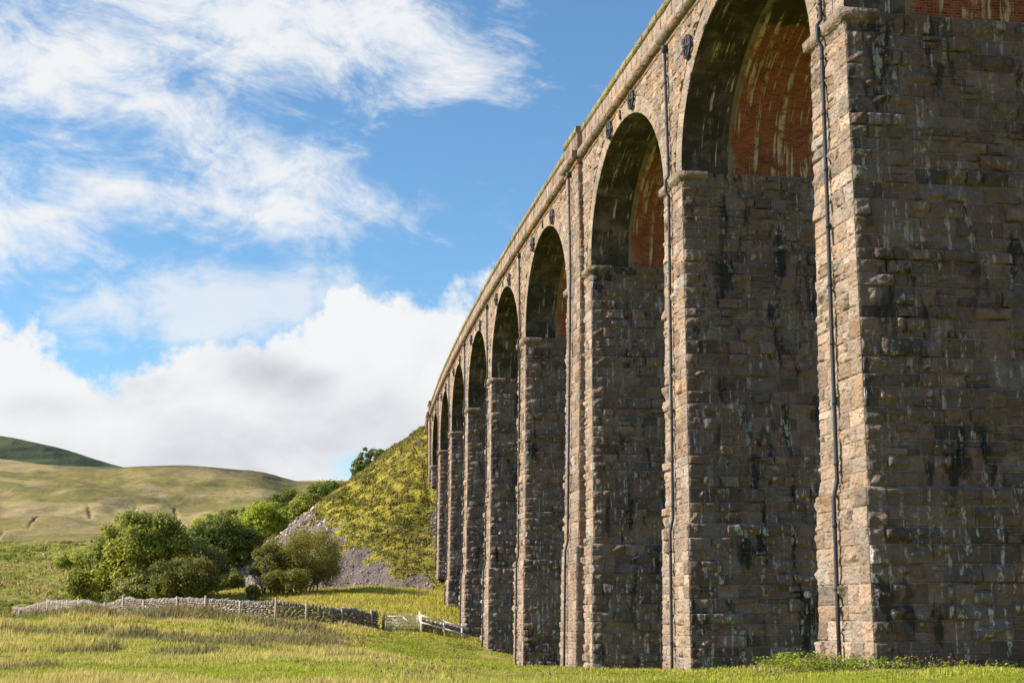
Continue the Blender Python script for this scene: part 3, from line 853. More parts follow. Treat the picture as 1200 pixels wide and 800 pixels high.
# embankment
xs = np.arange(-75, 50, .3); ys = np.concatenate([np.arange(118, 200, .3), np.arange(200, 520, 3.)])
V, Fq = sheet(xs, ys, ez, lambda X, Y, Z: Z > base_ground(X, Y) - .8)
def scree_mask(X, Y, Z):
    z = Z - EYE; nn = 3.4 * fbm(X / 2.6, Y / 2.6, z / 2.6, 4, 47)
    zl = np.where(X < -25, 11.2 + (-25 - X) * .9, 3.6 + (-13 - X) * .633)
    left = sstep(4.5, -3., z - zl + nn) * sstep(-9.5, -14, X)
    toe = sstep(5.6, 3.2, z + nn * .3) * sstep(-7.5, -10.5, X)
    scar = np.exp(-(((X + 8.8) / 1.6) ** 2 + ((Y - 169) / 4.) ** 2)) * .75
    mid = sstep(13., 5.5, z) * .30
    return np.clip(np.maximum.reduce([left, toe, scar, mid]), 0, 1)
sm = scree_mask(V[:, 0], V[:, 1], V[:, 2])
e_o = link('embankment', npmesh('embankment', V, Fq, M_EMB, True, {'scree': ('FLOAT', sm)})); tag(e_o, kind='structure')

# distant hills: each a height sheet at its own distance
def hill(name, mat, px, ytop, y_dist, y_near, znear, shape, gully=None, back=1.35, nv=190):
    cols = np.unique(np.concatenate([np.linspace(px[0], -50, 70), np.linspace(-50, 440, 520), np.linspace(440, max(px[-1], 441), 60)])); cols = cols[(cols >= px[0]) & (cols <= px[-1])]; SM = True; yt = sum(np.interp(cols + o, px, ytop) for o in range(-16, 17, 2)) / 17
    yt = yt + .5 * fbm(cols / 22., 0., 0., 3, 5)
    V = []; G = []
    rows = np.concatenate([np.linspace(0, 1, nv), np.linspace(1.02, back, 14)])
    for r in rows:
        tp = np.array([at(c, y, y_dist) for c, y in zip(cols, yt)])
        Y = y_near + (y_dist - y_near) * min(r, 1) + max(0, r - 1) * y_dist
        X = tp[:, 0] / y_dist * Y
        zn = znear + EYE; zt = tp[:, 2]
        z = zn + (zt - zn) * shape(min(r, 1.)) - max(0, r - 1) * zt * 1.2
        g_ = np.zeros(len(cols))
        if gully: dz, g_ = gully(cols, r, X, Y); z = z + dz
        V.append(np.stack([X, np.full(len(cols), Y), z], -1)); G.append(g_)
    V = np.concatenate(V); m, n = len(rows), len(cols); idx = np.arange(m * n).reshape(m, n)
    Fq = np.stack([idx[:-1, :-1], idx[:-1, 1:], idx[1:, 1:], idx[1:, :-1]], -1).reshape(-1, 4)
    o = link(name, npmesh(name, V, Fq, mat, True, {'gully': ('FLOAT', np.concatenate(G))})); tag(o, kind='structure'); return o
def moor_gully(cols, r, X, Y):
    e = math.sin(math.pi * min(max(r, 0), 1)); dz = 11 * e * fbm(X / 110., Y / 240., 0, 5, 61) + 2.5 * e * fbm(X / 40., Y / 70., 0, 3, 62)
    g = np.zeros_like(cols)
    for c0, r0, r1, w, sl in ((105, .36, .52, 2.6, -8), (160, .36, .56, 2.4, 6), (44, .25, .45, 2.2, 30), (28, .10, .24, 2.6, 130), (118, .05, .20, 2.6, 150), (85, .08, .2, 2.2, 120), (10, .04, .1, 3, 200), (-120, .2, .6, 4, 9), (260, .3, .6, 3, 6), (210, .35, .6, 2.2, 5)):
        if r0 < r < r1:
            k = math.sin(math.pi * (r - r0) / (r1 - r0)); c = c0 + sl * (r - .42) + 6 * float(vnoise(r * 9., c0, 0.))
            v = np.exp(-((cols - c) / w) ** 2) * k ** .5; g = np.maximum(g, v * sstep(-.5, .3, vnoise(cols / 2.2, r * 60., 0.) + .6 * vnoise(cols / .9, r * 120., 3.))); dz = dz - 1.0 * v
    # crag line under the plateau rim
    v = sstep(.80, .88, r) * sstep(.99, .95, r) * sstep(50, 75, cols) * 1.; g = np.maximum(g, v * (.55 + .25 * vnoise(cols / 30., r * 3., 0.)))
    v2 = sstep(.72, .84, r) * (r < 1.) * np.exp(-((cols - 318) / 30.) ** 2); g = np.maximum(g, v2 * .9)
    return dz, g
hill('moorland_hill', M_MOOR, [-1400, -500, -120, 0, 60, 150, 200, 270, 305, 322, 345, 420, 700, 1500], [560, 540, 538, 540, 546, 549, 549, 551, 553, 557, 565, 566, 590, 620], 1500, 345, 14.5,
     lambda r: .62 * r + .38 * sstep(.35, .98, r) if r > 0 else 0, moor_gully)
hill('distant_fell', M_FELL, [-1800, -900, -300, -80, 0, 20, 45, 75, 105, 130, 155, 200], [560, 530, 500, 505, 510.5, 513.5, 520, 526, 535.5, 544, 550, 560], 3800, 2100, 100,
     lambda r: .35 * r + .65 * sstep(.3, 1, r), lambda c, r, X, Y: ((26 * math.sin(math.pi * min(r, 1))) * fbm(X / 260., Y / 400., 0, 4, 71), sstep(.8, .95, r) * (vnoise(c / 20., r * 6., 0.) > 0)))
hill('far_moor_ridge', M_MOOR, [150, 300, 345, 380, 420, 600, 1200], [575, 568, 563.5, 562.5, 562, 560, 575], 2600, 1700, 60, lambda r: r, None)

# ================================================================== scatter helpers
def blades(P, hgt, wid, lean, col, seed=0):
    """P (n,3) roots, one bent blade each (2 quads + tip): returns V, F4, F3, C"""
    r = np.random.default_rng(seed); n = len(P); az = r.random(n) * 2 * np.pi
    d = np.stack([np.cos(az), np.sin(az), np.zeros(n)], -1); laz = r.random(n) * 2 * np.pi
    ld = np.stack([np.cos(laz), np.sin(laz), np.zeros(n)], -1) * (lean * r.random(n) * hgt)[:, None] + np.array([.10, 0, 0]) * hgt[:, None]
    up = np.array([0, 0, 1.]) * hgt[:, None]; w = wid[:, None] / 2
    v0 = P - d * w; v1 = P + d * w; m = P + up * .58 + ld * .35; v2 = m - d * w * .75; v3 = m + d * w * .75; v4 = P + up + ld
    V = np.stack([v0, v1, v3, v2, v4], 1).reshape(-1, 3); b = np.arange(n)[:, None] * 5
    F4 = b + np.array([0, 1, 2, 3]); F3 = b + np.array([3, 2, 4])
    k = np.ones(n)
    C = np.stack([col] * 5, 1).reshape(-1, 3)
    return V, F4, F3, C
def blade_obj(name, P, hgt, wid, lean, col, seed):
    V, F4, F3, C = blades(P, hgt, wid, lean, col, seed)
    me = npmesh(name, V, [F4, F3], M_GRASSB, False, {'tone': ('FLOAT_COLOR', np.c_[C, np.ones(len(C))])})
    o = link(name, me); tag(o, kind='stuff', cat='grass'); return o
G_GREEN = np.array([.25, .35, .020]); G_LIME = np.array([.48, .49, .045]); G_STRAW = np.array([.60, .49, .17]); G_RUSH = np.array([.17, .17, .065]); G_TAN = np.array([.36, .27, .13]); G_DARK = np.array([.10, .15, .018])
def in_pier(X, Y):
    """true where a point lies inside a pier footprint"""
    b = np.zeros(len(X), bool)
    for i in range(1, 11):
        P, T, N = pier_frame(i); l = (X - P[0]) * T[0] + (Y - P[1]) * T[1]; n = (X - P[0]) * N[0] + (Y - P[1]) * N[1]
        h = float(hw(i, GZ[i])); f = float(nf(GZ[i])) + (.62 if i in (3, 9) else 0)
        b |= (np.abs(l) < h + .02) & (n < f + .02) & (n > -WD - f)
    return b
def patch(X, Y, x0, y0, rx, ry): return np.exp(-(((X - x0) / rx) ** 2 + ((Y - y0) / ry) ** 2))
def rush_mask(X, Y):
    m = 0.
    for px, py, Yd, rx, ry in ((100, 762, 44, 1.3, 1.4), (230, 760, 42, 1.8, 1.6), (60, 745, 62, 3, 3), (180, 742, 60, 2.5, 2.5), (250, 752, 50, 2.2, 2), (300, 745, 60, 3.5, 4), (215, 727, 92, 5, 5), (310, 728, 88, 6, 5), (140, 733, 84, 5, 5), (40, 735, 85, 5, 6), (360, 738, 72, 3, 4), (420, 765, 42, 1.2, 1.6), (20, 790, 33, 1, 1)):
        w = at(px, py, Yd); m = np.maximum(m, patch(X, Y, w[0], Yd, rx, ry))
    return m
def meadow(n, y0, y1, xfun, hb, wb, seed, dens=None):
    r = np.random.default_rng(seed); Y = y0 + (y1 - y0) * r.random(n) ** 1.15; a, b = xfun(Y); X = a + (b - a) * r.random(n)
    # gather into tufts
    tx = X + .12 * r.normal(0, 1, n); k = fbm(X / 1.1, Y / .9, 0, 3, 81); keep = (k + .55 * r.random(n) > -.05) & ~in_pier(X, Y) & ~((X > cur(0)[0] + (Y - 40) * -.14 + 1.5) & (Y > 44) & (r.random(n) < .7))
    X, Y, k = X[keep], Y[keep], k[keep]; n = len(X)
    Z = gz(X, Y) - .02
    p1 = fbm(X / 5.5, Y / 4., 0, 4, 83); p2 = fbm(X / 1.8, Y / 1.3, 0, 3, 85); rm = rush_mask(X, Y); rr = r.random(n)
    # mown-looking green sward in front of the piers on the right
    right = sstep(-5, 0, X - (-.02 * (Y - 30)) ) * sstep(60, 50, Y)
    sward = np.maximum(sstep(.0, .5, -p1), 0)
    f = np.clip(.40 + .95 * p1 + .45 * p2 + .25 * (rr - .5), 0, 1)[:, None]
    base = G_GREEN * (1 - rr)[:, None] + G_LIME * rr[:, None]
    lo = np.clip(-.15 - 1.6 * p2, 0, 1)[:, None] * .75; base = base * (1 - lo) + G_DARK * lo
    valley = (sstep(66, 80, Y) * sstep(-11, -7, X) * sstep(112, 104, Y))[:, None]; f = f * (1 - .85 * valley)
    f = f * (1 - .45 * right[:, None])
    col = base * (1 - f) + (G_STRAW if True else 0) * f
    ru = (sstep(.35, .65, rm + .25 * (rr - .5)))[:, None]
    rc = np.where((r.random(n) < .45)[:, None], G_TAN, G_RUSH); col = col * (1 - ru) + rc * ru
    h = hb * r.uniform(.45, 1.15, n) * (1 + .45 * np.clip(p2, -1, 1.2)) * (1 + .9 * ru[:, 0]) * (.55 + .75 * f[:, 0]) * (1 - .45 * valley[:, 0])
    w = wb * (Y / y1) * r.uniform(.6, 1.3, n)
    col = col * r.uniform(.75, 1.25, n)[:, None]
    return np.stack([X, Y, Z], -1), h, w, col
sets = [meadow(150000, 25, 44, lambda Y: (-.40 * Y - 1, .42 * Y + 1), .15, .030, 1), meadow(170000, 44, 75, lambda Y: (-.40 * Y - 1, .26 * Y + 1 - (Y - 44) * .2), .20, .05, 2), meadow(170000, 75, 128, lambda Y: (-.42 * Y - 1, Y * 0 + 3), .26, .10, 3)]
P = np.concatenate([s[0] for s in sets]); h = np.concatenate([s[1] for s in sets]); w = np.concatenate([s[2] for s in sets]); c = np.concatenate([s[3] for s in sets])
tag(blade_obj('meadow_grass', P, h, w, .55, c, 5), 'tussocky green and straw-coloured grass and rushes of the foreground pasture', 'grass')
# long ungrazed grass at the foot of the embankment and behind the wall
r = np.random.default_rng(12); n = 60000
X = r.uniform(-40, -2, n); Y = r.uniform(112, 158, n); k = fbm(X / 3., Y / 3., 0, 3, 91); Zg = gz(X, Y); Ze = ez(X, Y); Z = np.maximum(Zg, Ze)
keep = ~in_pier(X, Y) & (scree_mask(X, Y, Z) * (Ze > Zg) < .35) & (Z < 7.5); X, Y, Z, k = X[keep], Y[keep], Z[keep], k[keep]; n = len(X); rr = r.random(n)
f = np.clip(.6 + .5 * k + .4 * (rr - .5), 0, 1)[:, None]; col = (G_LIME * (1 - f) + np.array([.56, .45, .12]) * f) * r.uniform(.7, 1.25, n)[:, None]
tag(blade_obj('long_grass', np.stack([X, Y, Z - .03], -1), r.uniform(.2, .5, n), r.uniform(.06, .13, n), .5, col, 6), 'long yellowing grass on the bank behind the dry stone wall', 'grass')
# coarse tussocks of the rough field beyond the wall
r2 = np.random.default_rng(19); n = 60000; Y = r2.uniform(160, 345, n); X = -r2.uniform(.13, .40, n) * Y; k = fbm(X / 9., Y / 14., 0, 4, 93); kf = fbm(X / 2., Y / 3., 0, 3, 94); keep = (kf > -.1) & (r2.random(n) < .75); X, Y, k = X[keep], Y[keep], k[keep]; n = len(X); rr = r2.random(n)
f = np.clip(.5 + .9 * k + .3 * (rr - .5), 0, 1)[:, None]; col = (np.array([.20, .22, .03]) * (1 - f) + np.array([.46, .37, .12]) * f); bk = (fbm(X / 14., Y / 22., 0, 3, 97) > .28)[:, None]; col = np.where(bk, np.array([.20, .105, .045]), col) * r2.uniform(.65, 1.25, n)[:, None]
tag(blade_obj('rough_grass', np.stack([X, Y, gz(X, Y) - .05], -1), r2.uniform(.25, .6, n), r2.uniform(.2, .5, n), .6, col, 9), 'rough grass and rusty bracken patches in the rising field beyond the wall', 'grass')
# tussocks on the embankment
n = 130000; X = r.uniform(-40, 2, n); Y = r.uniform(128, 190, n); Z = ez(X, Y); s_ = scree_mask(X, Y, Z); k = fbm(X / .9, Y / .9, Z / .9, 3, 95); k2 = fbm(X / 5., Y / 5., 0, 3, 96)
keep = (Z > base_ground(X, Y)) & (s_ + .55 * r.random(n) < .75) & (k + .5 * r.random(n) > .02) & ~in_pier(X, Y); X, Y, Z, k, k2 = X[keep], Y[keep], Z[keep], k[keep], k2[keep]; n = len(X); rr = r.random(n)
f = np.clip(.42 + .55 * k2 + .6 * (rr - .5), 0, 1)[:, None]; col = (np.array([.185, .20, .030]) * (1 - f) + np.array([.40, .325, .115]) * f) * r.uniform(.6, 1.3, n)[:, None]
dk = (r.random(n) < .22)[:, None]; col = np.where(dk, np.array([.11, .07, .035]), col)
tag(blade_obj('embankment_tussocks', np.stack([X, Y, Z - .05], -1), r.uniform(.12, .42, n) * (1 + .5 * k), r.uniform(.08, .2, n), .9, col, 7), 'yellow-green tussocks covering the steep embankment slope', 'grass')

# stones -----------------------------------------------------------------------
def rock_template(k=8, sub=1, seed=0):
    import bmesh
    out = []
    for j in range(k):
        bm = bmesh.new(); bmesh.ops.create_icosphere(bm, subdivisions=sub + 1, radius=1.)
        V = np.array([v.co[:] for v in bm.verts]); F = np.array([[v.index for v in f.verts] for f in bm.faces]); bm.free()
        V = np.sign(V) * np.abs(V) ** .62; V /= np.abs(V).max()
        rr = np.random.default_rng(seed + j)
        for _ in range(5):
            nn = rr.normal(0, 1, 3); nn /= np.linalg.norm(nn); dd = rr.uniform(.72, .95); q = V @ nn; V = V - np.clip(q - dd, 0, None)[:, None] * nn
        V = V * (1 + .08 * fbm(V[:, 0] * 2 + j * 5, V[:, 1] * 2, V[:, 2] * 2, 2, 7)[:, None])
        out.append((V, F))
    return out
ROCKS = rock_template()
def rocks_mesh(name, pos, size, rotz, tones, mat, tilt=.3, seed=3, parent=None, tmpl=None):
    r = np.random.default_rng(seed); Vs, Fs, Cs = [], [], []; n = 0; tmpl = tmpl or ROCKS
    for k in range(len(pos)):
        V, F = tmpl[k % len(tmpl)]; V = V * size[k]
        a, b = r.normal(0, tilt), r.normal(0, tilt); c = rotz[k]
        Rz = np.array([[math.cos(c), -math.sin(c), 0], [math.sin(c), math.cos(c), 0], [0, 0, 1]]); Rx = np.array([[1, 0, 0], [0, math.cos(a), -math.sin(a)], [0, math.sin(a), math.cos(a)]]); Ry = np.array([[math.cos(b), 0, math.sin(b)], [0, 1, 0], [-math.sin(b), 0, math.cos(b)]])
        Vs.append(V @ (Rz @ Ry @ Rx).T + pos[k]); Fs.append(F + n); n += len(V); Cs.append(np.tile(tones[k], (len(V), 1)))
    C = np.concatenate(Cs)
    return link(name, npmesh(name, np.concatenate(Vs), np.concatenate(Fs), mat, False, {'tone': ('FLOAT_COLOR', np.c_[C, np.ones(len(C))])}), parent)
SMALL = []
for V_, F_ in rock_template(6, 0, 50): SMALL.append((V_, F_))
n = 30000; X = r.uniform(-42, -6, n); Y = r.uniform(122, 185, n); Z = ez(X, Y); s_ = scree_mask(X, Y, Z)
keep = (Z > base_ground(X, Y) - .3) & (r.random(n) < s_ * 1.1 + .05); X, Y, Z = X[keep], Y[keep], Z[keep]; n = len(X)
big_ = np.where(X < -22, 1.15, .6); s = (.06 + .20 * r.random(n) ** 3.2) * big_
sz = np.stack([s * r.uniform(.8, 1.6, n), s * r.uniform(.6, 1.2, n), s * r.uniform(.35, .8, n)], -1)
tn = np.array([.36, .305, .265]) * r.uniform(.35, 1.5, n)[:, None]
o = rocks_mesh('scree_rubble', np.stack([X, Y, Z + s * .15], -1), sz, r.random(n) * 6.28, tn, M_SCREE, .5, tmpl=SMALL)
tag(o, 'loose grey shale and rubble spilling down the flank of the embankment', 'rubble', kind='stuff')

# dry stone walls -------------------------------------------------------------------
def wall_run(pts, height, name, label, seed, thick=.5):
    r = np.random.default_rng(seed); pts = np.array(pts, float); seg = np.hypot(*np.diff(pts, axis=0).T); cum = np.concatenate([[0], np.cumsum(seg)]); L = cum[-1]
    def P(q): return np.stack([np.interp(q, cum, pts[:, 0]), np.interp(q, cum, pts[:, 1])], -1)
    root = empty(name, (*pts[0], float(base_ground(*pts[0]))))
    tag(root, label, 'stone wall')
    pos, size, rot, tn = [], [], [], []
    def hgt(q): return height(q) if callable(height) else height
    for row in range(9):
        q = 0.
        while q < L:
            l = r.uniform(.20, .50); H = hgt(q); rh = H / 9
            p = P(q + l / 2); d = P(min(q + l, L)) - P(q); ang = math.atan2(d[1], d[0]); nrm = np.array([-math.sin(ang), math.cos(ang)])
            g0 = float(GBASE(p[0], p[1]))
            for sd in (-1, 1):
                t = thick / 2 * (1 - .35 * row / 9); off = nrm * sd * (t - .11 + r.normal(0, .018))
                pos.append((*(p + off), g0 - .05 + (row + .5) * rh + r.normal(0, .012))); size.append((l * .53, .14, rh * .54 * r.uniform(.7, 1.15))); rot.append(ang + r.normal(0, .08))
                k = r.uniform(.45, 1.45); tn.append(np.array([.30, .245, .19]) * k * (1 + np.array([r.normal(0, .05), 0, r.normal(0, .05)])))
            q += l
    o = rocks_mesh('walling', np.array(pos), np.array(size), rot, np.array(tn), M_ROCK, .06, seed, root, SMALL)
    pos, size, rot, tn = [], [], [], []; q = 0.
    while q < L:
        l = r.uniform(.14, .30); p = P(q + l / 2); d = P(min(q + l, L)) - P(q); ang = math.atan2(d[1], d[0]); g0 = float(GBASE(p[0], p[1])); hh = r.uniform(.14, .24)
        pos.append((*p, g0 - .05 + hgt(q) + hh * .6)); size.append((l * .46, .22, hh)); rot.append(ang + r.normal(0, .1)); tn.append(np.array([.30, .275, .235]) * r.uniform(.6, 1.35)); q += l
    rocks_mesh('cope_stones', np.array(pos), np.array(size), rot, np.array(tn), M_ROCK, .14, seed + 1, root, SMALL)
    return root, P, L
_gc = {}
def GBASE(x, y): return gz(np.array([x]), np.array([y]))[0]
W_PTS = [(-56.5, 163.), (-48, 148), (-39, 131.), (-31, 119.5), (-23.5, 110.5), (-17.8, 106.5), (-13.4, 107.2), (-10.75, 112.)]
wall_a, WP, WL = wall_run(W_PTS, 1.28, 'dry_stone_wall', 'long pale dry stone wall running left from the white field gate below the trees', 100)
wall_b, WQ, WM = wall_run([(-7.4, 112.4), (-5.6, 113.9), (-3.9, 115.6)], .72, 'dry_stone_wall', 'short low dark dry stone wall behind the white rail fence beside the pier', 120)

# post and wire fence in front of the wall --------------------------------------------
def wire_fence():
    pxs = [44, 55, 67, 78, 91, 103, 122, 144, 168, 207, 240, 280, 322, 359, 401, 436]
    # posts stand just in front (camera side) of the wall line
    root = empty('wire_fence', (*W_PTS[0], 0)); tag(root, 'pale round post and wire fence standing right against the long dry stone wall', 'fence')
    qs = np.linspace(0, WL, 800); pp = WP(qs); tops = []
    prev = None
    for j, px in enumerate(pxs):
        dirx = at(px, 722, 1.)[0]; ratio = pp[:, 0] / pp[:, 1]; k = int(np.argmin(np.abs(ratio - dirx))); x, y = pp[k] - np.array([0, .55]); x = x * (pp[k][1] - .55) / pp[k][1] * 1.0
        g0 = GBASE(x, y); hh = 1.62 + .14 * math.sin(j * 2.1); lean = .05 * math.sin(j * 5.3)
        mb = MB(); mb.tube([(x, y, g0 - .3), (x + lean, y, g0 + hh)], [.095, .085], 8); mb.build('post', M_POST, root)
        tops.append((x + lean * .8, y - .09, g0)); 
        if j in (8,): 
            m2 = MB(); m2.bar((x + .1, y - .1, g0 + 1.0), (x + 1.5, y - .35, g0 + .15), .10, .10); m2.build('brace', M_WOOD, root)
    for hgt_ in (.45, .85, 1.2, 1.5):
        mb = MB(); mb.tube([(a, b, c + hgt_) for a, b, c in tops], .007, 4, False); mb.build('wire', M_WIRE, root)
wire_fence()

# gates and rails -----------------------------------------------------------------------
def field_gate():
    a = np.array([-9.95, 111.6]); b = np.array([-7.55, 112.3]); d = (b - a); Lg = np.linalg.norm(d); d = d / Lg
    g0 = max(GBASE(*a), GBASE(*b)) + .06
    root = empty('field_gate', (*a, g0)); tag(root, 'pale timber five-bar field gate with crossed braces, closed between the stone walls', 'gate')
    q = lambda t, z: (a[0] + d[0] * t, a[1] + d[1] * t, g0 + z)
    for k, z_ in enumerate((.10, .33, .56, .79, 1.08)):
        mb = MB(); mb.bar(q(.0, z_), q(Lg, z_), .05, .125); mb.build('rail', M_GATE, root)
    for t_ in (.04, Lg - .04):
        mb = MB(); mb.bar(q(t_, .02), q(t_, 1.16), .055, .085, up=(d[0], d[1], 0)); mb.build('stile', M_GATE, root)
    for s_, e_ in (((.05, .12), (1.2, 1.06)), ((Lg - .05, .12), (Lg - 1.2, 1.06)), ((.75, .10), (1.2, .56)), ((Lg - .75, .10), (Lg - 1.2, .56))):
        mb = MB(); mb.bar(tuple(np.array(q(*s_)) + [0, -.045, 0]), tuple(np.array(q(*e_)) + [0, -.045, 0]), .035, .105); mb.build('brace', M_GATE, root)
    def post(p, h, mat, r_, label, cat='post'):
        g_ = GBASE(*p); mb = MB(); w_ = r_; P8 = [(p[0] + sx * w_, p[1] + sy * w_, g_ - .3) for sx, sy in ((-1, -1), (1, -1), (1, 1), (-1, 1))] + [(p[0] + sx * w_ * .93, p[1] + sy * w_ * .93, g_ + h) for sx, sy in ((-1, -1), (1, -1), (1, 1), (-1, 1))]
        mb.box8(P8); o = mb.build('gate_post', mat, None, (p[0], p[1], g_)); tag(o, label, cat); return o
    post(a + np.array([-.20, -.05]), 1.32, M_DWOOD, .10, 'thick brown gate post at the hinge side of the five-bar gate, beside the long wall')
    post(b + np.array([.17, .03]), 1.55, M_GATE, .10, 'tall pale gate post between the five-bar gate and the sloping white rails')
    p3 = np.array([-11.05, 111.2]); po = post(p3, 1.52, M_DWOOD, .11, 'brown straining post with a slanting strut, at the end of the long wall')
    g_ = GBASE(*p3); mb = MB(); mb.bar((p3[0] - .05, p3[1] - .12, g_ + .9), (p3[0] - 1.55, p3[1] - .45, g_ + .05), .09, .09); mb.build('strut', M_GATE, po)
    # rail fence going down to the pier
    root = empty('rail_fence', (-7.2, 112.2, g0)); tag(root, 'pale two-rail timber fence sloping down from the gate to the viaduct pier', 'fence')
    pts = [(-7.25, 111.9), (-5.55, 112.5), (-4.15, 113.0)]; tp = []
    for k, p in enumerate(pts):
        g_ = GBASE(*p); hh = (1.35, 1.25, 1.25)[k]; mb = MB(); mb.bar((p[0], p[1], g_ - .3), (p[0], p[1], g_ + hh), .14, .12, up=(0, 1, 0)); mb.build('post', M_GATE, root); tp.append((p[0], p[1] - .09, g_ + hh))
    e = (tp[2][0] + .35, tp[2][1] + .1, tp[2][2] - .12)
    for dz in (.10, .62):
        mb = MB(); mb.bar((tp[0][0], tp[0][1], tp[0][2] - dz - .02), (tp[1][0], tp[1][1], tp[1][2] - dz - .06), .04, .12); mb.bar((tp[1][0], tp[1][1] - .002, tp[1][2] - dz - .062), (e[0], e[1], e[2] - dz - .1), .04, .12); mb.build('rail', M_GATE, root)
field_gate()
def left_gate():
    w0 = at(19, 727, 158)[:2]; w1 = at(25.5, 727, 158.2)[:2]; w2 = at(37.5, 727, 158.6)[:2]; w3 = at(44.5, 727, 159)[:2]
    g = lambda p: GBASE(*p); zt = at(30, 716.5, 158)[2]; zb = zt - 1.15
    mb = MB(); mb.bar((*w0, zb - .6), (*w0, zt + .02), .2, .2, up=(0, 1, 0)); tag(mb.build('fence_post', M_WOOD, None, (*w0, zb - .4)), 'lone pale timber post at the far left end of the wall', 'post')
    x = at(23.2, 727, 158)[:2]; mb = MB(); mb.bar((*x, zb - .6), (*x, zt + .18), .22, .26, up=(0, 1, 0)); tag(mb.build('gate_post', M_DWOOD, None, (*x, zb - .4)), 'dark square gate post beside the grey sheet metal gate', 'post')
    root = empty('sheet_metal_gate', (*w1, zb)); tag(root, 'blue-grey sheet metal gate with a small red sign, left of the long wall', 'gate')
    mb = MB(); a, b = np.array([*w1, 0]), np.array([*w2, 0]); mb.box8([(a[0], a[1] - .02, zb - .15), (b[0], b[1] - .02, zb - .15), (b[0], b[1] + .02, zb - .15), (a[0], a[1] + .02, zb - .15), (a[0], a[1] - .02, zt + .08), (b[0], b[1] - .02, zt), (b[0], b[1] + .02, zt), (a[0], a[1] + .02, zt + .08)])
    mb.build('panel', M_SHEET, root)
    mb = MB(); mb.bar((a[0] + .05, a[1] - .05, zt), (b[0] - .4, b[1] - .05, zb + .05), .03, .09); mb.build('brace', M_WHITE, root)
    s1, s2 = at(29, 720, 158.1), at(34.2, 720, 158.1); mb = MB(); mb.box8([(s1[0], a[1] - .06, s1[2] - .16), (s2[0], a[1] - .06, s1[2] - .16), (s2[0], a[1] - .04, s1[2] - .16), (s1[0], a[1] - .04, s1[2] - .16), (s1[0], a[1] - .06, s1[2] + .16), (s2[0], a[1] - .06, s1[2] + .16), (s2[0], a[1] - .04, s1[2] + .16), (s1[0], a[1] - .04, s1[2] + .16)])
    mb.build('sign', M_RED, root)
    root = empty('short_rail_fence', (*w2, zb)); tag(root, 'short white rail fence joining the sheet metal gate to the wall', 'fence')
    for z_ in (zt - .02, zt - .42): mb = MB(); mb.bar((w2[0] + .08, w2[1] - .05, z_), (w3[0], w3[1] - .05, z_), .05, .17); mb.build('rail', M_WHITE, root)
    for p in (w2 + np.array([.14, 0]), w3): mb = MB(); mb.bar((*p, zb - .4), (*p, zt + .1), .14, .14, up=(0, 1, 0)); mb.build('post', M_WHITE, root)
left_gate()
def crest_fence():
    root = empty('crest_fence', (-14, 185, 24)); tag(root, 'thin wire fence with slender posts on top of the embankment', 'fence')
    tp = []
    for px, Y in ((486, 182), (490.5, 180.5), (495, 179.3)):
        x = at(px, 495, Y)[0]; zz = float(ez(np.array([x]), np.array([Y]))[0]); mb = MB(); mb.bar((x, Y, zz - .3), (x, Y, zz + 1.25), .09, .09, up=(0, 1, 0)); mb.build('post', M_DWOOD, root); tp.append((x, Y, zz))
    for k in (.5, 1.1): mb = MB(); mb.tube([(a, b, c + k) for a, b, c in tp], .01, 4, False); mb.build('wire', M_WIRE, root)
crest_fence()
# loose stones one can point to
def stone(px, py, Y, s, label, tone_=(.5, .48, .42)):
    w = at(px, py, Y); z0 = GBASE(w[0], Y)
    BIG = rock_template(1, 1, int(px)); o = rocks_mesh('boulder', np.array([[w[0], Y, z0 + s * .3]]), np.array([[s, s * .7, s * .75]]), [.4], np.array([tone_]), M_ROCK, .2, 5, None, BIG)
    me = o.data; me.transform(Matrix.Translation((-w[0], -Y, -z0))); o.location = (w[0], Y, z0); tag(o, label, 'boulder')
stone(564.5, 778, 88, .30, 'small pale rounded boulder alone in the green grass in front of the piers', (.62, .57, .47))
stone(52, 653, 290, .45, 'pale limestone boulder in the far left field', (.5, .44, .38)); stone(93, 660, 270, .45, 'pale limestone boulder in the far field at the edge of the trees', (.5, .46, .4))
stone(413, 706, 128, .32, 'grey half-buried stone in the yellow grass above the gate', (.30, .27, .25)); stone(424, 703, 129, .24, 'smaller grey stone just right of the half-buried stone in yellow grass', (.26, .24, .22))

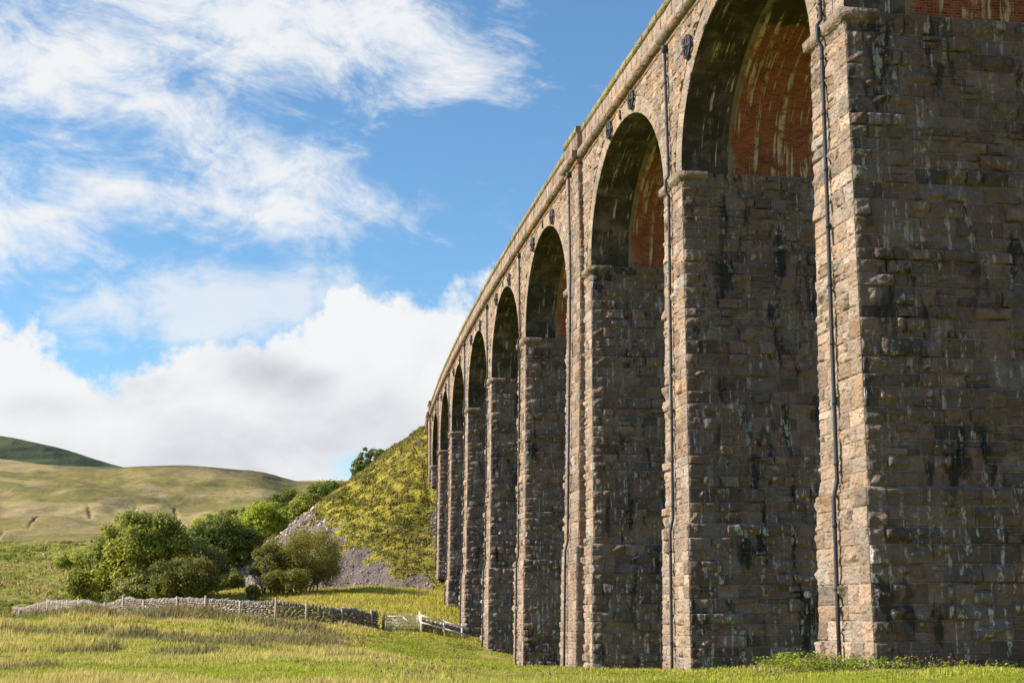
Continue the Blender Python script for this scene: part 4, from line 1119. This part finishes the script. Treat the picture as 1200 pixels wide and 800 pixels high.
# ================================================================== trees
def tree(name, label, base, H, R, n_leaf, leaf, cols, seed, stems=1, group=None, lean=(0, 0), cat='tree', low=.12, gap=.0, asp=1.):
    n_leaf = int(n_leaf * 2.6); leaf *= .72
    """tapered trunk with forking limbs; leaf faces in clumps round the limb ends"""
    r = np.random.default_rng(seed); bx, by, bz = base
    root = empty(name, base); tag(root, label, cat, group)
    mb = MB(); ends = []
    def limb(p, d, L, rad, lev):
        n = 5; pts = [np.array(p, float)]; d = np.array(d, float); rr = [rad]
        for k in range(n):
            d = d + r.normal(0, .13, 3) + np.array([0, 0, .05]); d /= np.linalg.norm(d); pts.append(pts[-1] + d * L / n); rr.append(rad * (1 - .55 * (k + 1) / n))
        mb.tube(pts, rr, 7 if lev == 0 else 5)
        if lev >= 3: ends.append(pts[-1]); return
        for k in range(4 if lev < 2 else 3):
            t = r.integers(2 if lev else 2, n + 1); a = r.random() * 6.283; sp = r.uniform(.5, 1.05)
            nd = d * (1 - .35 * sp) + sp * np.array([math.cos(a), math.sin(a), r.uniform(-.15, .5)]); nd /= np.linalg.norm(nd)
            limb(pts[t], nd, L * r.uniform(.55, .8), rr[t] * .62, lev + 1)
        ends.append(pts[-1])
    for s_ in range(stems):
        a = r.random() * 6.283; o = (0 if stems == 1 else R * .22); p = (bx + math.cos(a) * o, by + math.sin(a) * o, bz - .3)
        limb(p, (math.cos(a) * .25 * (stems > 1) + lean[0], math.sin(a) * .25 * (stems > 1), 1), H * .36, H * .026 / math.sqrt(stems) + .04, 0)
    mb.build('trunk', M_BARK, root, smooth=True)
    # crown clumps: an uneven dome of many overlapping lumps
    nb = 95; C = []; RR = []
    cz = H * (.5 + low / 2); vz = H * (1 - low) / 2
    while len(C) < nb:
        v = r.normal(0, 1, 3); v /= np.linalg.norm(v); q = r.uniform(.35, 1.) ** .5
        if v[2] < -.75: continue
        wob = 1 + .24 * float(vnoise(v[0] * 1.7 + seed, v[1] * 1.7, v[2] * 1.7))
        c = np.array([v[0] * R * q * asp, v[1] * R * q, v[2] * vz * q]) * .80 * wob + np.array([0, 0, cz])
        C.append(c); RR.append(r.uniform(.14, .32) * R * (1.05 - .3 * q))
    E_ = [e - np.array(base) for e in ends]; r.shuffle(E_)
    for e in E_[:24]: C.append(e * np.array([1, 1, 1])); RR.append(r.uniform(.12, .24) * R)
    C = np.array(C); RR = np.array(RR); w = RR ** 2; w /= w.sum()
    k = r.choice(len(C), n_leaf, p=w); v = r.normal(0, 1, (n_leaf, 3)); v /= np.linalg.norm(v, axis=1)[:, None]
    rad = RR[k] * (r.random(n_leaf) ** .42) * (1 + .28 * fbm(v[:, 0] * 2.2 + k, v[:, 1] * 2.2, v[:, 2] * 2.2, 2, 3))
    P = C[k] + v * rad[:, None] * np.array([1.05, 1.05, .82])
    # spray out some twigs
    tw = r.random(n_leaf) < .10; P[tw] += v[tw] * (RR[k[tw]] * .45)[:, None] * r.random(tw.sum())[:, None]
    ok = (P[:, 2] > H * low * .4); holes = fbm(P[:, 0] * 1.1 + seed, P[:, 1] * 1.1, P[:, 2] * 1.1, 2, 9) > (-.80 + gap); ok &= holes
    P = P[ok]; k = k[ok]; v = v[ok]; n = len(P)
    nr = v + r.normal(0, .65, (n, 3)) + np.array([0, 0, .35]); nr /= np.linalg.norm(nr, axis=1)[:, None]
    a = np.cross(nr, r.normal(0, 1, (n, 3))); a /= np.linalg.norm(a, axis=1)[:, None]; b = np.cross(nr, a)
    s = leaf * 1.15 * r.uniform(.5, 1.25, n)[:, None]
    V = np.stack([P - a * s * .5, P + b * s * .34, P + a * s * .55, P - b * s * .34], 1).reshape(-1, 3)
    cols = np.array(cols); ck = r.integers(0, len(cols), len(C)); base_c = cols[ck[k]] * (.55 + .45 * .5) + cols[r.integers(0, len(cols), n)] * .25
    tonec = base_c * np.array([1.06, 1., .8]) * 2.25 * r.uniform(.72, 1.28, n)[:, None]
    C4 = np.repeat(tonec, 4, 0)
    me = npmesh('crown', V + np.array(base), np.arange(n * 4).reshape(-1, 4), M_LEAF, False, {'tone': ('FLOAT_COLOR', np.c_[C4, np.ones(len(C4))])})
    link('crown', me, root)
    return root
ASH = [(.125, .145, .032), (.175, .19, .038), (.10, .12, .030)]; DARK = [(.065, .085, .022), (.085, .105, .028), (.055, .072, .02)]
OLIVE = [(.115, .13, .045), (.145, .15, .055), (.085, .105, .035)]; LIMEY = [(.17, .21, .028), (.13, .18, .025), (.21, .23, .04)]; RUST = [(.125, .12, .034), (.11, .12, .030), (.14, .115, .034), (.09, .10, .025)]
HAW = [(.085, .095, .022), (.11, .10, .028), (.06, .078, .02)]
GRP = 'trees growing behind the dry stone wall'
def T(px, pbase, Y, ptop, half_w, **k):
    b = at(px, pbase, Y); b[2] = float(np.ravel(top(np.array([b[0]]), np.array([b[1]])))[0]); tp = at(px, ptop, Y); H = tp[2] - b[2]; R = half_w / F_PX * Y * 1.2
    return dict(base=(float(b[0]), float(Y), float(b[2])), H=float(H), R=float(R), **k)
TREES = [
 ('ash_tree', 'tallest light green feathery tree of the left group, its crown rising above its neighbours', T(166, 716, 146, 592, 62), 19000, .42, ASH, 1, 3, dict(low=-.04, gap=.02)),
 ('ash_tree', 'low spreading pale green tree at the left edge of the group', T(110, 715, 148, 636, 46), 12000, .38, ASH, 2, 4, dict(low=-.12)),
 ('willow_tree', 'rounded grey-green tree between the tall light tree and the scree', T(222, 710, 148, 622, 40), 9000, .30, OLIVE, 3, 2, dict(low=-.05)),
 ('hawthorn_tree', 'dark rust-tinged bushy tree in front of the others, nearest to the foot of the scree', T(214, 714, 139, 648, 40), 10000, .27, HAW, 4, 5, dict(low=-.14)),
 ('oak_tree', 'dark green tree in the gap between the light green tree and the embankment flank', T(258, 690, 178, 598, 42), 8000, .42, DARK, 5, 1, dict(low=.05)),
 ('maple_tree', 'small yellow-green rounded tree top behind the tall light green tree', T(244, 660, 215, 588, 26), 5000, .40, LIMEY, 6, 1, dict(low=.05)),
 ('oak_tree', 'mid green tree on the slope line, left of the brightest green tree', T(284, 668, 205, 584, 30), 6000, .42, ASH, 7, 1, dict(low=.05)),
 ('maple_tree', 'brightest yellow-green tree standing against the scree edge', T(309, 650, 190, 580, 27), 7000, .38, LIMEY, 8, 1, dict(low=.0)),
 ('oak_tree', 'dark green tree behind the scree with its crown breaking the skyline', T(338, 632, 212, 566, 28), 7000, .42, DARK, 9, 1, dict(low=.0)),
 ('maple_tree', 'green tree leaning over the upper scree edge right of the dark skyline tree', T(357, 620, 200, 572, 25), 5000, .38, ASH, 10, 1, dict(low=.0)),
 ('oak_tree', 'highest of the trees lining the embankment flank, just below the bare slope', T(384, 600, 214, 556, 24), 5000, .42, [(.075, .11, .03), (.10, .13, .035)], 11, 1, dict(low=.0)),
 ('willow_bush', 'scrubby green bush filling the gap below the tallest light tree, right behind the wall', T(158, 716, 141, 672, 30), 6000, .32, OLIVE, 12, 5, dict(low=-.2, cat='bush')),
 ('willow_bush', 'yellowish scrubby bush half hidden between the rust-tinged tree and the scree', T(268, 690, 160, 664, 18), 3500, .30, OLIVE, 15, 4, dict(low=-.1, cat='bush')),
 ('hawthorn_tree', 'dark lone tree behind the crest of the embankment', T(438, 566, 232, 517, 15), 4000, .42, DARK, 13, 1, dict(low=.0, lean=(.1, 0), asp=1.5)),
 ('hawthorn_tree', 'low bush trailing down the skyline behind the embankment crest', T(420, 566, 228, 531, 10), 2500, .40, [(.075, .105, .03), (.06, .09, .025)], 14, 1, dict(low=.0)),
]
for nm, lb, t, nl, lf, cl, sd, stm, kw in TREES:
    tree(nm, lb, t['base'], t['H'], t['R'], nl, lf, cl, sd, stm, group=(GRP if sd < 12 else None), **kw)
# autumn-tinged trees at the foot of the embankment
t = T(358, 700, 151, 608, 45); tree('rowan_tree', 'broad airy olive-brown tree turning to autumn colour at the foot of the embankment', t['base'], t['H'], t['R'], 15000, .20, RUST, 20, 9, low=-.12, gap=.04)
t = T(316, 702, 149, 628, 20); tree('hawthorn_tree', 'narrow darker tree with a bare leaning stem at the left of the olive-brown tree', t['base'], t['H'], t['R'], 5600, .22, HAW, 21, 3, low=.02, gap=.08)
t = T(336, 706, 145, 664, 28); tree('elder_bush', 'low dark green bush under the left side of the olive-brown tree', t['base'], t['H'], t['R'], 5000, .22, [(.085, .095, .024), (.10, .105, .03)], 22, 4, low=.0, cat='bush')
t = T(297, 707, 140, 680, 9); tree('elder_bush', 'small round dark bush on the rubble just above the wall', t['base'], t['H'], t['R'], 1600, .20, [(.06, .09, .022), (.08, .10, .03)], 23, 3, low=.0, cat='bush')

# nettles and ragged weeds along the pier foots -----------------------------------------
def weeds(name, label, spots, seed):
    r = np.random.default_rng(seed); Vs, Cs = [], []
    for (x, y, h, w_, cnt) in spots:
        n = cnt * 26; st_ = r.integers(0, cnt, n); ax, ay = r.normal(0, w_, cnt), r.normal(0, w_ * .5, cnt); hh = h * r.uniform(.45, 1.1, cnt)
        t_ = r.random(n) ** .8; a = r.random(n) * 6.283; rad = (.10 * (1 - t_) + .03)
        P = np.stack([x + ax[st_] + np.cos(a) * rad, y + ay[st_] + np.sin(a) * rad, gz(x + ax[st_], y + ay[st_]) + t_ * hh[st_]], -1)
        ok = ~in_pier(P[:, 0], P[:, 1]); P = P[ok]; n = len(P); st_ = st_[ok]; t_ = t_[ok]
        d = np.stack([np.cos(a[ok]), np.sin(a[ok]), -.35 + r.normal(0, .3, n)], -1); d /= np.linalg.norm(d, axis=1)[:, None]; b = np.cross(d, r.normal(0, 1, (n, 3))); b /= np.linalg.norm(b, axis=1)[:, None]
        s = (.085 * r.uniform(.5, 1.2, n))[:, None]
        V = np.stack([P, P + d * s * .5 + b * s * .28, P + d * s, P + d * s * .5 - b * s * .28], 1); Vs.append(V.reshape(-1, 3))
        c = np.array([.30, .38, .045]) * r.uniform(.6, 1.35, n)[:, None]; rust = (r.random(cnt) < .16)[st_]; c[rust] = np.array([.24, .14, .085]) * r.uniform(.6, 1.3, (rust.sum(), 1))
        Cs.append(np.repeat(c, 4, 0))
    V = np.concatenate(Vs); C = np.concatenate(Cs)
    o = link(name, npmesh(name, V, np.arange(len(V)).reshape(-1, 4), M_LEAF, False, {'tone': ('FLOAT_COLOR', np.c_[C, np.ones(len(C))])}))
    tag(o, label, 'weeds', kind='stuff')
sp = []
r = np.random.default_rng(77)
P1, T1, N1 = pier_frame(1); h1 = float(hw(1, .2)); f1 = float(nf(.2))
for k in range(34):                                   # along the near face of the first pier
    n_ = f1 + .6 - r.random() * 9; l_ = -h1 - .25 - abs(r.normal(0, .25)); q = P1 + l_ * T1 + n_ * N1; sp.append((q[0], q[1], r.uniform(.28, .52), .28, 10))
for k in range(20):                                   # left of the first pier and its front corner: nettle clumps
    q = P1 + (r.uniform(-2.2, 2.4)) * T1 + (f1 + r.uniform(.15, 1.9)) * N1; sp.append((q[0], q[1], r.uniform(.40, .68), .26, 16))
P2, T2, N2 = pier_frame(2); h2 = float(hw(2, -.5)); f2_ = float(nf(-.5))
for k in range(26): q = P2 + (-h2 - .3 - abs(r.normal(0, .3))) * T2 + (f2_ + 1 - r.random() * 6.5) * N2; sp.append((q[0], q[1], r.uniform(.25, .5), .3, 7))
for k in range(20): q = P2 + (-h2 - r.uniform(2, 5)) * T2 + (f2_ + .5 - r.random() * 4) * N2; sp.append((q[0], q[1], r.uniform(.2, .4), .3, 6))
P3, T3, N3 = pier_frame(3)
for k in range(14): q = P3 + (-float(hw(3, -1)) - .4) * T3 + (1.2 - r.random() * 6.5) * N3; sp.append((q[0], q[1], r.uniform(.3, .6), .3, 6))
P4, T4, N4 = pier_frame(5)
for k in range(9): q = P4 + (-2 + r.uniform(-1, 1)) * T4 + (1.6 + r.random() * 2.) * N4; sp.append((q[0], q[1], r.uniform(.3, .7), .4, 7))
weeds('nettles', 'bright green nettles and ragged weeds along the foot of the piers', sp, 8)
# seed heads and thistles in the foreground
r = np.random.default_rng(31); n = 500; Y = r.uniform(26, 40, n); X = r.uniform(-.1 * Y, .33 * Y, n); keep = (fbm(X / 2., Y / 2., 0, 2, 3) > -.1) & ~in_pier(X, Y); X, Y = X[keep], Y[keep]; n = len(X)
H = r.uniform(.18, .38, n); Zb = gz(X, Y); V, F4, F3, C = blades(np.stack([X, Y, Zb], -1), H, np.full(n, .010), .15, np.tile(np.array([.22, .19, .08]), (n, 1)), 2)
me_v = [V]; cs = [C]; hd = []
tip = V.reshape(-1, 5, 3)[:, 4]; s = r.uniform(.012, .026, n)[:, None]
oc = np.array([[1, 0, 0], [0, 1, 0], [-1, 0, 0], [0, -1, 0], [0, 0, 1.3], [0, 0, -1.3]]); OF = np.array([[0, 1, 4], [1, 2, 4], [2, 3, 4], [3, 0, 4], [1, 0, 5], [2, 1, 5], [3, 2, 5], [0, 3, 5]])
HV = (tip[:, None] + oc[None] * s[:, None]).reshape(-1, 3); HF = (np.arange(n)[:, None, None] * 6 + OF[None]).reshape(-1, 3) + len(V)
hc = np.where((r.random(n) < .4)[:, None], np.array([.30, .13, .20]), np.array([.38, .30, .16])); C = np.concatenate([C, np.repeat(hc, 6, 0)])
o = link('seed_heads', npmesh('seed_heads', np.concatenate([V, HV]), [F4, np.concatenate([F3, HF])], M_GRASSB, False, {'tone': ('FLOAT_COLOR', np.c_[C, np.ones(len(C))])})); tag(o, 'thistles and faded seed heads standing in the foreground grass', 'wildflowers', kind='stuff')

# ================================================================== sky, sun
SUN_EL, SUN_BETA = math.radians(31), math.radians(-4)
sd = Vector((-math.cos(SUN_BETA) * math.cos(SUN_EL), math.sin(SUN_BETA) * math.cos(SUN_EL), math.sin(SUN_EL)))
sun = bpy.data.lights.new('sun', 'SUN'); sun.energy = 5.0; sun.angle = math.radians(.53); sun.color = (1., .87, .72)
so = bpy.data.objects.new('sun', sun); COL.objects.link(so); so.rotation_euler = sd.to_track_quat('Z', 'Y').to_euler(); so.location = (-60, 0, 80)
W = bpy.data.worlds.new('World'); sc.world = W; W.use_nodes = True; t = W.node_tree; t.nodes.clear()
class WT(NT):
    def __init__(s): s.t = t
w = WT(); out = w.n('ShaderNodeOutputWorld'); bg = w.n('ShaderNodeBackground')
sky = w.n('ShaderNodeTexSky', sky_type='NISHITA'); sky.sun_disc = False; sky.sun_elevation = SUN_EL; sky.sun_rotation = math.atan2(sd.x, sd.y); sky.air_density = 1.; sky.dust_density = .5; sky.ozone_density = 2.2; sky.altitude = 300
D = w.n('ShaderNodeTexCoord').outputs['Generated']; xyz = w.sep(D)
ay = w.math('MAXIMUM', w.math('ABSOLUTE', xyz[1]), .08)
U = w.math('DIVIDE', xyz[0], ay); Vv = w.math('DIVIDE', xyz[2], ay)
cmb = w.n('ShaderNodeCombineXYZ'); w.set(cmb.inputs[0], U); w.set(cmb.inputs[1], Vv); w.set(cmb.inputs[2], w.mul(xyz[1], .3)); UV = cmb.outputs[0]; c0 = w.n('ShaderNodeCombineXYZ'); w.set(c0.inputs[0], U); w.set(c0.inputs[1], Vv); UV0 = c0.outputs[0]
def blob(u, v, ru, rv, ang=0., amp=1.):
    mp = w.n('ShaderNodeMapping', vector_type='TEXTURE'); w.set(mp.inputs[0], UV0); mp.inputs['Location'].default_value = (u, v, 0); mp.inputs['Rotation'].default_value = (0, 0, ang); mp.inputs['Scale'].default_value = (ru, rv, 1); m = mp.outputs[0]
    l = w.n('ShaderNodeVectorMath', operation='LENGTH'); w.set(l.inputs[0], m); return w.ramp(l.outputs['Value'], 1.0, 0., 0., amp)
def addm(L):
    a = L[0]
    for b in L[1:]: a = w.math('ADD', a, b)
    return a
# high thin cloud
warp = w.noise(UV, 5., 2, .6, out='Color')
vm = w.n('ShaderNodeVectorMath', operation='MULTIPLY_ADD'); w.set(vm.inputs[0], warp); vm.inputs[1].default_value = (.10, .07, 0); w.set(vm.inputs[2], UV); UW = vm.outputs[0]
rotv = w.mapv(UW, (1, 1, 1), (0, 0, 0), (0, 0, .38))
ci1 = w.noise(w.mapv(rotv, (7, 17, 1)), 1., 6, .68, .5)
ci2 = w.noise(w.mapv(UW, (17, 26, 1), (3.1, 1.7, 0)), 1., 5, .66, .3)
hi = addm([blob(-.30, .455, .36, .10, -.12, .85), blob(-.12, .435, .25, .09, -.2, .75), blob(-.03, .405, .09, .05, -.1, .35), blob(-.27, .375, .24, .055, -.28, .8), blob(-.20, .335, .13, .03, -.2, .45), blob(-.36, .29, .19, .05, -.08, .78),
           blob(-.13, .285, .14, .08, -.35, .92), blob(-.22, .30, .18, .045, -.1, .5), blob(-.31, .235, .17, .045, -.25, .75), blob(-.40, .36, .12, .16, 0, .5), blob(-.30, .325, .09, .04, -.4, .42), blob(.45, .5, .2, .2, 0, .6), blob(-.9, .5, .3, .2, 0, .9), blob(.9, .3, .4, .1, 0, .8)])
cirrus = w.ramp(w.add(w.mul(hi, .52), w.add(w.mul(ci1, 1.25), w.mul(ci2, .95))), 1.24, 1.80, 0, .97)
# cumulus bank on the horizon
edge = w.n('ShaderNodeFloatCurve'); cv = edge.mapping.curves[0]
pts = [(-.9, .20), (-.37, .205), (-.33, .198), (-.305, .187), (-.28, .186), (-.25, .198), (-.214, .206), (-.18, .204), (-.15, .210), (-.123, .226), (-.085, .222), (-.05, .236), (-.02, .246), (.05, .26), (.3, .22), (.9, .2)]
cv.points[0].location = ((pts[0][0] + 1) / 2, pts[0][1] * 2); cv.points[1].location = ((pts[-1][0] + 1) / 2, pts[-1][1] * 2)
for a, b in pts[1:-1]: cv.points.new((a + 1) / 2, b * 2)
edge.mapping.update(); w.set(edge.inputs['Value'], w.ramp(U, -1, 1, 0, 1, False)); eh = w.mul(edge.outputs[0], .5)
cn = w.add(w.noise(UV, 13., 6, .64, .2), w.mul(w.noise(UV, 44., 3, .65, .1), .32))
d_ = w.math('SUBTRACT', w.add(eh, w.mul(w.add(cn, -.66), .13)), Vv)
bank = w.ramp(d_, -.006, .018)
gap = blob(-.100, .100, .060, .028, -.1, 1.)                 # pale blue break low down
bank = w.mul(bank, w.math('SUBTRACT', 1., w.mul(w.ramp(w.add(gap, w.mul(w.add(w.noise(UV, 18, 2, .6), -.5), .8)), .2, .9), .75)))
veil = w.mul(w.ramp(w.add(blob(-.21, .222, .23, .062, .05, 1.15), w.mul(w.add(ci2, -.5), 1.6)), .35, 1.0), .75)
cl = w.math('MAXIMUM', w.math('MAXIMUM', cirrus, bank), veil)
# cloud tone: sunlit white tops, grey undersides
gr = addm([blob(-.175, .172, .07, .026, -.15, .8), blob(-.33, .15, .10, .02, 0, .4), blob(-.26, .165, .06, .02, 0, .4), blob(-.045, .185, .05, .035, .3, .30), blob(-.10, .135, .20, .05, 0, .55), blob(-.30, .125, .18, .05, 0, .35), blob(-.15, .09, .4, .05, 0, .45)])
sh = w.ramp(w.add(w.mul(gr, .75), w.mul(w.add(w.noise(w.mapv(UV, (1, 1.5, 1)), 9., 4, .6, .3), -.5), 1.3)), .05, .95)
sh = w.mul(sh, bank)
ccol = w.mix(sh, (.555, .56, .565), (.34, .355, .385))
ccol = w.mix(w.mul(w.math('SUBTRACT', 1., bank), w.ramp(ci2, .3, .7, .28, 0.)), ccol, (.40, .47, .56))
STR = .10
skyc = w.mix(1., sky.outputs[0], (STR * .78, STR * 1.04, STR * 1.14), 'MULTIPLY')
fin = w.mix(cl, skyc, ccol)
w.set(bg.inputs[0], fin); bg.inputs[1].default_value = 1.
t.links.new(bg.outputs[0], out.inputs[0])

vs = sc.view_settings; vs.view_transform = 'Standard'; vs.look = 'None'; vs.exposure = .72; vs.gamma = 1; vs.use_curve_mapping = False
sc.render.engine = 'CYCLES'
try: W.cycles.sampling_method = 'MANUAL'; W.cycles.sample_map_resolution = 256
except Exception: pass
try: sc.cycles.max_bounces = 3; sc.cycles.diffuse_bounces = 2; sc.cycles.transparent_max_bounces = 4
except Exception: pass
